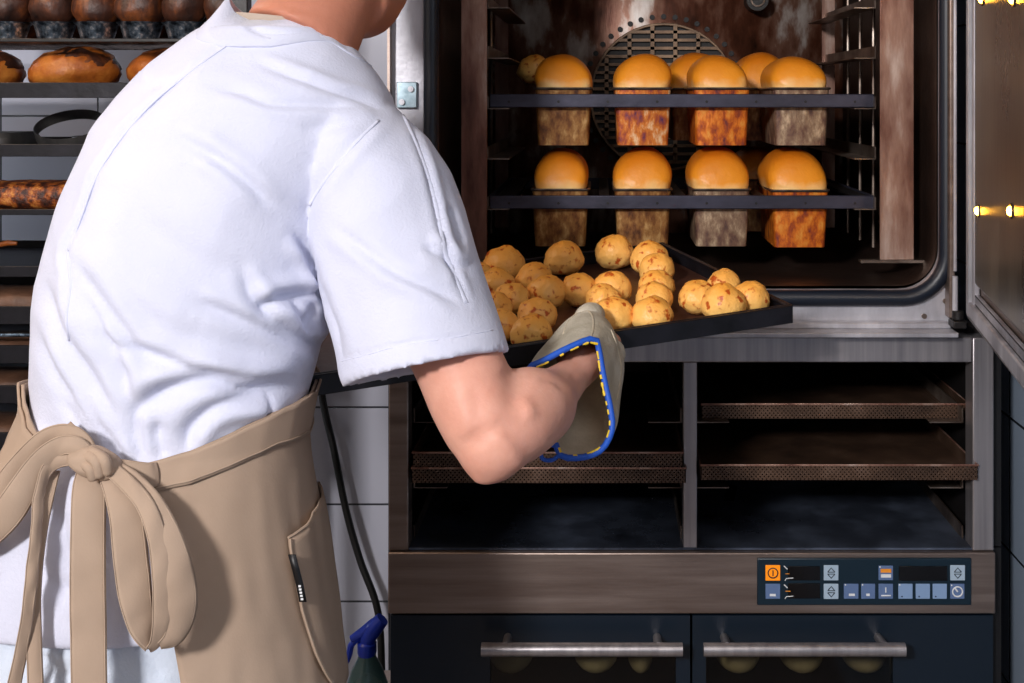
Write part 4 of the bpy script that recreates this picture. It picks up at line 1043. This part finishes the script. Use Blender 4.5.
# hips and legs
for s, fx in ((-1, -.53), (1, -.34)):
    mb.tube([Vector((-.467+s*.083, 1.21, .93)), Vector((-.463+s*.083, 1.21, .78)), Vector((fx+.01*s, 1.21, .5)), Vector((fx, 1.23, .3)), Vector((fx, 1.23, .09)), Vector((fx, 1.27, .05))], [.085, .085, .062, .058, .042, .045], 20)
me = remesh(mb, 'body', .0042, 22, .5)
cr_b = [([(566, 372), (571, 390), (573, 410)], 3, .001, 0), ([(505, 365), (516, 385), (520, 410)], 12, -.003, 0), ([(520, 395), (528, 408), (530, 420)], 7, .0035, 0), ([(492, 430), (510, 450), (522, 470)], 8, .003, 0),
        ([(540, 378), (554, 381), (566, 391)], 3, -.0018, 0), ([(470, 380), (478, 420), (470, 450)], 10, -.002, 0), ([(280, 4), (300, 10), (330, 12)], 3, -.001, 0)]
displace(me, cr_b)
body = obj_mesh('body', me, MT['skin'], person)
# eyes
mb = MB()
for s in (-1, 1): mb.sphere(hc+fd*.084+rt*s*.031+upv*.004, .0115, 14, 10)
build(mb, 'eyes', MT['eye'], body)
# hair cap
mb = MB(); rings = []
for i in range(13):
    ph = PI*(i+.05)/12.1; ring = []
    for k in range(36):
        a = 2*PI*k/36; v = Vector((math.sin(ph)*math.cos(a), math.sin(ph)*math.sin(a), math.cos(ph)))
        q = v.dot(fd); lo = v.dot(upv)
        rr2 = 1.07 if (q < .35 and lo > -.62+max(0, q)*1.6) or (lo > .55) else .93
        rr2 *= 1+.015*mnoise.noise(v*9)
        ring.append(hc+Vector((v.x*.075, v.y*.098, v.z*.118))*rr2)
    rings.append(ring)
mb.loft(rings); 
mb.tube([P(304, -1, 1.372), P(306, -14, 1.376), P(320, -50, 1.405), P(332, -90, 1.43)], [.012, .024, .055, .07], 20)
build(mb, 'hair', MT['hair'], person, ang=180)
# undershirt neckline
A = P(246, 16, 1.40)
mb = MB(); pts = []
for k in range(28):
    a = 2*PI*k/28; cxn = (FX(240, 1.405)+FX(328, 1.405))/2-.003
    pts.append(Vector((cxn+.064*D*math.cos(a), 1.405*D+.062*D*math.sin(a), FZ(14, 1.4)-.006*math.cos(a)-.004)))
mb.loft([[p+Vector((0, 0, -.03)) for p in pts], pts, [p*1+Vector((0, 0, .0)) +(Vector((cxn, 1.405*D, p.z))-p)*.05 for p in pts], [p+Vector((0, 0, -.03))+(Vector((cxn, 1.405*D, p.z))-p)*.05 for p in pts]], caps=False)
build(mb, 'undershirt', MT['under'], person, ang=60)
# stand collar of the shirt: pointed at each side, dipping at the nape
mb = MB(); outer_, inner_ = [], []
tips = [(-180, 14), (-130, 14), (-95, 2), (-75, -6), (-60, -2), (-35, 14), (-10, 22), (15, 22), (40, 16), (58, 16), (75, 30), (95, 40), (130, 36), (180, 14)]
lo_, hi_ = [], []
for k in range(73):
    dg_ = -180+5*k; th = math.radians(dg_); py_ = interp(dg_, tips)
    zt0 = FZ(py_, 1.36); zl = min(zt0-.028, RW[-1][0]-.012)
    ph_ = spt(th, RW[-1][0], -.001); pl = spt(th, zl, .002)
    hi_.append(Vector((ph_.x, ph_.y, zt0))); lo_.append(Vector((pl.x, pl.y, zl)))
mid = [(a+b2)/2+Vector((0, 0, 0)) for a, b2 in zip(lo_, hi_)]
mb.loft([lo_, mid, hi_], closed=False, caps=False)
build(mb, 'shirt_collar', MT['shirt'], shirt, ang=80, solid=.0035)
# shirt seams: thin raised piping laid on the cloth
from mathutils.bvhtree import BVHTree
dgp = bpy.context.evaluated_depsgraph_get()
bv = BVHTree.FromPolygons([v.co+wloc(person) for v in shirt.data.vertices], [p.vertices[:] for p in shirt.data.polygons])
def drop(px, py):
    r = Vector(((px-VX)/F, 1, -(py-HY)/F)).normalized(); h = bv.ray_cast(Vector((0, 0, CZ)), r)
    return (h[0], h[1]) if h[0] else (None, None)
def seam(pts, wd=.0035, th=.0012, nm='seam'):
    q = []
    for x, y in catmull(pts, 8):
        p, n = drop(x, y)
        if p is not None: q.append(p-n*.0007)
    if len(q) > 2: build(MB().tube(q, wd, 8, ry=.45), nm, MT['shirt'], shirt, ang=180)
seam([(226, 45), (194, 68), (155, 100), (123, 135), (97, 174), (81, 216), (68, 250)])
seam([(68, 250), (71, 284), (67, 316), (70, 340)], .0028)
seam([(401, 112), (418, 150), (434, 199), (445, 250), (466, 303)])
seam([(378, 120), (352, 146), (323, 182), (309, 205)], .0028)
seam([(342, 361), (365, 355), (403, 345), (450, 338), (493, 330)], .0014)

# trousers and shoes
mb = MB()
mb.loft([ring_pts(RW[0][0]-.02, -.012), ring_pts(RW[0][0]+.05, -.014), ring_pts(.93, -.014), ring_pts(1.0, -.014), ring_pts(1.04, -.014)])
for s, fx in ((-1, -.53), (1, -.34)):
    def er(x, y, z, a, b2): return [Vector((x+a*math.cos(t*PI/16), y+b2*math.sin(t*PI/16), z)) for t in range(32)]
    cx0, cy0, a0, b0 = ring_at(.8)
    mb.loft([er(cx0+s*a0*.47, cy0, .9, a0*.5, b0*.9), er(cx0+s*a0*.48, cy0, .75, a0*.5, b0*.85), er(fx, 1.21, .45, .085, .095), er(fx, 1.23, .12, .075, .085), er(fx, 1.235, .06, .078, .09)])
me = remesh(mb, 'trousers', .007, 4, .5)
displace(me, [([(20, 655), (60, 670), (120, 668)], 6, -.004, 1), ([(0, 560), (12, 610), (8, 670)], 7, -.006, 1), ([(40, 650), (50, 683)], 5, -.004, 0), ([(120, 650), (125, 683)], 6, -.003, 0), ([(150, 650), (160, 683)], 6, -.004, 0)])
obj_mesh('trousers', me, MT['trouser'], person)
for fx in (-.53, -.34):
    mb = MB()
    def sr_(y, w_, h_, z0=0.): return [Vector((fx+w_*math.cos(t*PI/12), y, z0+max(0, math.sin(t*PI/12))*h_+(0 if math.sin(t*PI/12) > 0 else 0))) for t in range(24)]
    mb.loft([sr_(1.185, .02, .05), sr_(1.20, .036, .075), sr_(1.26, .042, .085), sr_(1.33, .048, .06), sr_(1.40, .046, .045), sr_(1.445, .025, .03)])
    build(mb, 'shoe', MT['shoe'], person, ang=60)

# ------------------------------------------------------------------ apron
TOP = [(-45, 437), (-32, 445), (-22, 455), (-8, 474), (8, 466), (25, 452), (45, 428), (62, 410), (90, 393), (140, 372), (180, 366), (230, 370), (290, 384), (315, 430), (328, 445)]
def top_z(thd):
    py = interp(thd, TOP); th = math.radians(thd)
    if -90 <= thd <= 90 or thd >= 270:
        z = FZ(py, 1.25)
        for _ in range(5): z = FZ0(py, spt(th, z, .012).y)
        return z
    return FZ(py, 1.33)
def apron_off(thd, z):
    t = math.radians(thd); low = max(0, 1.0-z)
    base = .008+.006*min(1, low*4)
    return base+low*.010*math.sin(t*9+z*3)+.002*mnoise.noise(Vector((t*3, z*9, 0)))+.0015*mnoise.noise(Vector((t*10, z*14, 4)))
zbot = .52
def left_edge(z):       # where the right-hand panel starts (degrees)
    py = HY+F*(CZ-z)/(1.19*D)
    px = interp(py, [(468, 124), (500, 148), (560, 160), (620, 172), (683, 184), (760, 196)])
    return math.degrees(th_px(px, max(z, RW[0][0]), .01))
def right_end(z):       # where the left-hand panel ends
    py = HY+F*(CZ-z)/(1.19*D)
    return 360+interp(py, [(430, -30), (460, -33), (520, -46), (600, -62), (683, -80), (900, -80)])
mb = MB(); rows_ = []; NS, NT = 60, 150
LE = {}
zt_l = top_z(-6)
for i in range(NS+1):
    s = i/NS; row = []
    for j in range(NT+1):
        u = j/NT
        zz = lerp(zt_l, zbot, s); thd = lerp(left_edge(zz), right_end(zz), u)
        z = lerp(top_z(thd if thd < 345 else thd), zbot, s)
        # keep the boundary on its own line at the true height
        thd = lerp(left_edge(z), right_end(z), u)
        row.append(spt(math.radians(thd), z, apron_off(thd, z)))
    rows_.append(row)
mb.loft(rows_, closed=False, caps=False)
apron = build(mb, 'apron', MT['apron'], person, ang=180, solid=.003)
_o = wloc(person); apron.data.transform(Matrix.Translation(_o))
displace(apron.data, [([(250, 395+30), (232, 470), (215, 540), (205, 620)], 9, -.003, 1), ([(205, 500), (245, 545), (290, 580), (320, 640)], 8, -.004, 1), ([(270, 440), (283, 475), (300, 500), (316, 512)], 6, -.0045, 1), ([(255, 450), (268, 490), (278, 540)], 6, -.003, -1),
 ([(230, 560), (255, 610), (262, 683)], 9, -.004, 1), ([(195, 560), (205, 620), (225, 690)], 8, -.003, -1), ([(160, 500), (200, 520), (260, 520)], 9, -.002, 1), ([(300, 440), (308, 470), (312, 495)], 5, -.004, 1), ([(285, 560), (280, 620), (300, 690)], 8, -.003, 1)], .0011)
apron.data.transform(Matrix.Translation(-_o))
# waistband
def patch(th0, th1, z0f, z1f, off, nm, m, par, nu=60, nv=8, solid=.0025):
    mb = MB(); R_ = []
    for i in range(nv+1):
        row = []
        for j in range(nu+1):
            u = j/nu; s = i/nv
            thd = lerp(th0, th1, u); z = lerp(z0f(thd), z1f(thd), s)
            thd = thd+0; row.append(spt(math.radians(thd), z, apron_off(thd, z)+off))
        R_.append(row)
    mb.loft(R_, closed=False, caps=False); return build(mb, nm, MT[m], par, ang=180, solid=solid)
def band_h(thd): return interp(thd, [(-5, .022), (15, .026), (60, .034), (90, .04), (180, .05), (300, .05)])
th_b = math.degrees(th_px(151, top_z(3), .012))
patch(th_b, 326, lambda t: top_z(t)+.001, lambda t: top_z(t)-band_h(t), .0028, 'waistband', 'apron', apron, nu=110)
patch(th_b, 120, lambda t: top_z(t)-band_h(t)+.004, lambda t: top_z(t)-band_h(t)+.0028, .0048, 'seam', 'apron_seam', apron, nu=60, nv=1, solid=.001)
# pocket on the right flank
def pk_left(z):
    py = HY+F*(CZ-z)/(1.26*D)
    return math.degrees(th_px(interp(py, [(515, 297), (533, 290), (602, 303), (650, 316), (700, 336)]), z, .014))
mb = MB(); R_ = []
for i in range(21):
    s = i/20; row = []
    for j in range(25):
        u = j/24
        ztop = lerp(FZ(531, 1.26), FZ(508, 1.30), min(1, u*2.2)); z = lerp(ztop, FZ(715, 1.25), s)
        a0 = pk_left(z); thd = lerp(a0, max(118, a0+5), u); row.append(spt(math.radians(thd), z, apron_off(thd, z)+.004+.004*math.sin(PI*min(1, u*3))*(1-s)))
    R_.append(row)
mb.loft(R_, closed=False, caps=False); pk = build(mb, 'pocket', MT['apron'], apron, ang=180, solid=.0025)
build(MB().tube([r[0]+Vector((0.002, -.002, 0)) for r in R_], .0012, 6), 'seam', MT['apron_seam'], pk)
build(MB().tube([r+Vector((0, -.002, .001)) for r in R_[0][:14]], .0014, 6), 'seam', MT['apron_seam'], pk)
pts = []
for x, y in ((293, 553), (297, 568), (301, 584), (304, 600)):
    p = surf(x, y, .018); pts.append(p)
mb = MB(); mb.loft([[p+Vector((-.0035, -.004, 0)) for p in pts], [p+Vector((.0035, -.004, .0)) for p in pts]], closed=False, caps=False)
tg = build(mb, 'label_tag', MT['black_paint'], apron, solid=.0012)
mb = MB()
for k in range(5):
    p = pts[2]+(pts[3]-pts[2])*(k/5)+Vector((0, -.0052, 0)); mb.obox(p, (.0012, 0, 0), (0, .0003, 0), (0, 0, .0009))
build(mb, 'print', MT['icon_white'], tg)

# ------------------------------------------------------------------ apron ties
def ribbon(pts, nm, wmul=1., par=None, m='apron', fold=.25, nseg=7):
    """pts: px, py, lift off the cloth, width in metres, twist (deg)"""
    mb = MB(); rows = []
    C_ = catmull(pts, nseg); L_ = []
    for q in C_:
        p = surf(max(q[0], -58), q[1], .016); dx = 0
        if q[0] < -58: p = p+Vector(((q[0]+58)/F*p.y, 0, 0))
        r = (p-Vector((0, 0, CZ))).normalized(); L_.append(p-r*q[2])
    for i, q in enumerate(C_):
        t = (L_[min(i+1, len(L_)-1)]-L_[max(i-1, 0)]).normalized(); vr = (L_[i]-Vector((0, 0, CZ))).normalized()
        w_ = t.cross(vr).normalized(); tw = math.radians(q[4]); dirw = w_*math.cos(tw)+vr*math.sin(tw); nrm = t.cross(dirw).normalized()
        if nrm.dot(vr) > 0: nrm = -nrm
        row = []
        for k in range(9):
            u = -1+k/4; row.append(L_[i]+dirw*u*q[3]/2*wmul+nrm*((1-u*u)*q[3]*fold*.35+.0018*mnoise.noise(Vector((q[0]*.05+u*.6, q[1]*.045, q[3]*90)))))
        rows.append(row)
    mb.loft(rows, closed=False, caps=False)
    o = build(mb, nm, MT[m], par or apron, ang=180, solid=.0026)
    for kk in (0, 8):
        e = [r[kk]*.93+r[4]*.07+Vector((0, -.0016, 0)) for r in rows]
        build(MB().tube(e, .0006, 5), 'edge_stitching', MT['apron_seam'], o, ang=180)
    return o
# back straps from the waistband to the knot
ribbon([(157, 474, -.003, .020, 0), (150, 475, .002, .021, 0), (140, 473, .006, .019, 0), (122, 469, .01, .016, 0), (104, 465, .012, .012, 0)], 'tie_strap')
ribbon([(60, 436, .004, .03, 0), (72, 444, .008, .024, 0), (86, 456, .012, .014, 0), (94, 464, .012, .012, 0)], 'tie_strap')
# hanging tails
ribbon([(90, 470, .012, .022, 0), (89, 490, .014, .028, 0), (88, 540, .018, .029, 4), (88, 600, .02, .0295, 0), (89, 660, .022, .029, -4), (90, 740, .022, .029, 0)], 'tie_tail', fold=.1)
ribbon([(90, 462, .018, .014, 0), (76, 456, .022, .016, 10), (58, 460, .024, .014, 20), (46, 472, .022, .012, 30), (39, 498, .02, .010, 35), (35, 540, .018, .0095, 30), (31, 585, .016, .010, 20), (25, 630, .014, .010, 20), (13, 690, .012, .011, 20), (0, 750, .012, .011, 20)], 'tie_tail', fold=.3)
ribbon([(52, 470, .008, .014, 0), (40, 530, .006, .012, 0), (34, 600, .004, .011, 0), (36, 690, .004, .012, 0)], 'tie_tail', fold=.3)
# left loop
ribbon([(92, 460, .016, .014, 0), (82, 442, .020, .016, 10), (66, 433, .024, .017, 20), (48, 437, .026, .018, 20), (30, 452, .026, .018, 15), (10, 476, .026, .019, 10), (-8, 505, .024, .02, 0), (-34, 535, .02, .02, 20), (-46, 556, .02, .014, 60)], 'bow_loop', fold=.3)
ribbon([(92, 462, .020, .014, 0), (78, 447, .026, .016, 10), (62, 445, .03, .018, 20), (44, 458, .032, .022, 20), (26, 484, .030, .025, 10), (8, 512, .028, .028, 0), (-14, 534, .024, .028, 0), (-36, 550, .02, .022, 20), (-46, 558, .02, .014, 60)], 'bow_loop', fold=.3)
# right loop: down, round and back up
ribbon([(104, 470, .016, .012, 0), (116, 490, .020, .020, 0), (126, 518, .024, .027, 5), (131, 560, .028, .029, 10), (136, 600, .030, .027, 15), (143, 630, .032, .022, 30), (150, 648, .032, .012, 60)], 'bow_loop', fold=.12)
ribbon([(110, 468, .020, .012, 0), (128, 484, .026, .013, 0), (146, 506, .032, .014, 0), (158, 540, .038, .016, 10), (163, 580, .040, .018, 15), (162, 615, .038, .016, 20), (156, 640, .034, .012, 40), (149, 649, .032, .010, 60)], 'bow_loop', fold=.3)
ribbon([(112, 466, .014, .012, 0), (134, 482, .020, .015, 0), (153, 506, .028, .019, 0), (168, 540, .034, .024, 5), (179, 580, .036, .027, 10), (181, 612, .034, .026, 15), (174, 634, .03, .020, 30), (160, 645, .03, .010, 60)], 'bow_loop', fold=.3)
# knot
kp = surf(96, 464, .016); kr = (kp-Vector((0, 0, CZ))).normalized()
mb = MB(); rings = []
kc = kp-kr*.018
mb2 = MB(); mb2.loft([[kc+Vector((v.x*.024, v.y*.016, v.z*.017+v.x*-.006)) for v in rg] for rg in bun_mesh(55, 1.)])
kn = build(mb2, 'bow_knot', MT['apron'], apron, ang=180, subd=1)
for (x0, y0), (x1, y1), (x2, y2), r_ in (((84, 455), (96, 461), (100, 477), .0055), ((90, 451), (104, 460), (108, 474), .005), ((80, 462), (90, 468), (94, 479), .005)):
    a_, b2, c2 = [surf(x, y, .016)-kr*h_ for (x, y), h_ in (((x0, y0), .024), ((x1, y1), .034), ((x2, y2), .026))]
    build(MB().tube(catmull([tuple(a_), tuple(b2), tuple(c2)], 6), [r_*.5]+[r_]*11+[r_*.5], 10), 'knot_fold', MT['apron'], kn, ang=180)

# ------------------------------------------------------------------ oven mitt
mitt = thing('oven_mitt', 'grey suede oven mitt with blue and yellow bound cuff, gripping the tray rim', 'oven mitt', tuple(P(592, 400, 1.38)))
def loop3(pts, n=40):
    pts = pts+[pts[0]]
    c_ = catmull([pts[-2]]+pts+[pts[1]], 10)[10:-10]
    # resample by length
    q = [P(*p) for p in c_]; L_ = [0]
    for a_, b2 in zip(q, q[1:]): L_.append(L_[-1]+(b2-a_).length)
    out = []
    for k in range(n):
        t = L_[-1]*k/n; i = max(j for j in range(len(L_)) if L_[j] <= t+1e-9); i = min(i, len(q)-2)
        f_ = (t-L_[i])/max(L_[i+1]-L_[i], 1e-9); out.append(q[i].lerp(q[i+1], min(1, f_)))
    return out
R0 = loop3([(527, 371, 1.345), (545, 360, 1.352), (570, 347, 1.362), (594, 338.5, 1.375), (599, 350, 1.375), (602, 368, 1.37), (606, 388, 1.362), (611, 412, 1.352), (612, 430, 1.345), (604, 447, 1.335), (592, 455, 1.33), (575, 458, 1.327), (561, 456, 1.33), (556, 445, 1.335), (548, 425, 1.345), (536, 400, 1.345)])
Ra = loop3([(530, 366, 1.375), (547, 352, 1.385), (572, 337, 1.395), (597, 330, 1.405), (608, 345, 1.405), (612, 365, 1.40), (616, 388, 1.395), (619, 412, 1.385), (618, 428, 1.38), (610, 443, 1.37), (597, 450, 1.365), (578, 453, 1.36), (566, 450, 1.365), (560, 440, 1.37), (552, 420, 1.375), (541, 398, 1.375)])
Rb = loop3([(540, 352, 1.415), (555, 338, 1.425), (576, 323, 1.435), (598, 317, 1.44), (612, 332, 1.44), (620, 350, 1.44), (624, 374, 1.435), (622, 396, 1.43), (616, 410, 1.425), (606, 420, 1.42), (594, 424, 1.415), (580, 426, 1.41), (570, 422, 1.41), (564, 412, 1.41), (557, 395, 1.412), (548, 375, 1.415)])
Rc = loop3([(549, 342, 1.45), (561, 328, 1.455), (577, 316, 1.465), (596, 311, 1.47), (610, 322, 1.47), (620, 338, 1.47), (625, 356, 1.47), (622, 374, 1.465), (615, 384, 1.46), (606, 391, 1.455), (595, 395, 1.45), (584, 395, 1.45), (575, 390, 1.45), (568, 382, 1.45), (560, 370, 1.45), (553, 357, 1.45)])
Rd = loop3([(558, 334, 1.475), (565, 324, 1.478), (577, 314, 1.482), (592, 309, 1.486), (605, 315, 1.486), (614, 328, 1.486), (619, 342, 1.486), (618, 356, 1.484), (612, 366, 1.48), (604, 371, 1.476), (595, 374, 1.474), (586, 374, 1.474), (578, 370, 1.474), (571, 363, 1.474), (564, 354, 1.474), (560, 344, 1.474)])
cen = sum(Rd, Vector())/len(Rd)
Re = [cen+(p-cen)*.7+Vector((0, .012, .003)) for p in Rd]; Rf = [cen+(p-cen)*.25+Vector((0, .016, .004)) for p in Rd]
def jit(r, s, a): return [p+Vector((mnoise.noise(p*30+Vector((s, 0, 0))), mnoise.noise(p*30+Vector((0, s, 0))), mnoise.noise(p*30+Vector((0, 0, s)))))*a for p in r]
rings = [R0, jit(Ra, 1, .007), jit(Rb, 2, .010), jit(Rc, 3, .007), Rd, Re, Rf]
mb = MB(); mb.loft(rings, caps=False)
mb.add(Rf, [tuple(range(len(Rf)))])
mt = build(mb, 'mitt_shell', MT['mitt'], mitt, ang=180, subd=2)
# lining, a slightly smaller shell inside
def inset(r, k):
    cen = sum(r, Vector())/len(r); return [cen+(p-cen)*k for p in r]
mb = MB(); mb.loft([R0, inset(rings[1], .93), inset(rings[2], .90), inset(rings[3], .86), inset(Rd, .8)], caps=False)
mb.add(inset(Rd, .8), [tuple(range(40))])
build(mb, 'lining', MT['mitt_in'], mitt, ang=180, subd=1)
# thumb and finger mounds closing over and under the rim
mb = MB()
mb.tube([P(583, 326, 1.470), P(589, 318, 1.495), P(593, 314, 1.515), P(597, 317, 1.532)], [.016, .018, .016, .009], 18)
build(mb, 'thumb', MT['mitt'], mitt, ang=180, subd=1)
for k, (x, y) in enumerate(((574, 352), (588, 356), (602, 356), (614, 350))):
    mb = MB(); mb.tube([P(x, y, 1.468), P(x+1, y+5, 1.50), P(x+2, y+3, 1.528), P(x+2, y-2, 1.54)], [.012, .0125, .0115, .008], 14)
    build(mb, 'finger', MT['mitt'], mitt, ang=180)
build(MB().tube(R0, .0034, 10, closed=True), 'binding', MT['trim_blue'], mitt, ang=180)
mb = MB(); rnd = random.Random(4)
c0 = sum(R0, Vector())/len(R0)
for k in range(62):
    i = rnd.random()*40; a_ = R0[int(i) % 40]; b2 = R0[(int(i)+1) % 40]; p = a_.lerp(b2, i % 1); t = (b2-a_).normalized()
    inw = (c0-p).normalized(); p = p+inw*.0032+Vector((0, -.0022, 0))
    mb.tube([p-t*.0022, p+t*.0022], rnd.uniform(.0008, .0015), 6)
build(mb, 'stitching', MT['yellow'], mitt)
# small hanging loop at the cuff
hl = catmull([tuple(P(*q)) for q in ((556, 446, 1.335), (547, 445, 1.333), (541, 451, 1.332), (543, 459, 1.332), (552, 460, 1.332), (559, 455, 1.33))], 6)
build(MB().tube(hl, .0022, 8), 'hanging_loop', MT['trim_blue'], mitt, ang=180)

# stitched seams on the mitt
dgm = bpy.context.evaluated_depsgraph_get(); dgm.update(); me_ = mt.evaluated_get(dgm).data; o_ = wloc(mt)
bm_ = BVHTree.FromPolygons([v.co+o_ for v in me_.vertices], [p.vertices[:] for p in me_.polygons])
for path in (((563, 334), (568, 322), (578, 313), (588, 311), (593, 318), (593, 330), (591, 337)), ((611, 330), (618, 350), (621, 372), (617, 400))):
    q = []
    for x, y in catmull(path, 6):
        h = bm_.ray_cast(Vector((0, 0, CZ)), Vector(((x-VX)/F, 1, -(y-HY)/F)).normalized())
        if h[0]: q.append(h[0])
    if len(q) > 3: build(MB().tube(q, .0012, 6), 'seam', MT['mitt_in'], mitt, ang=180)
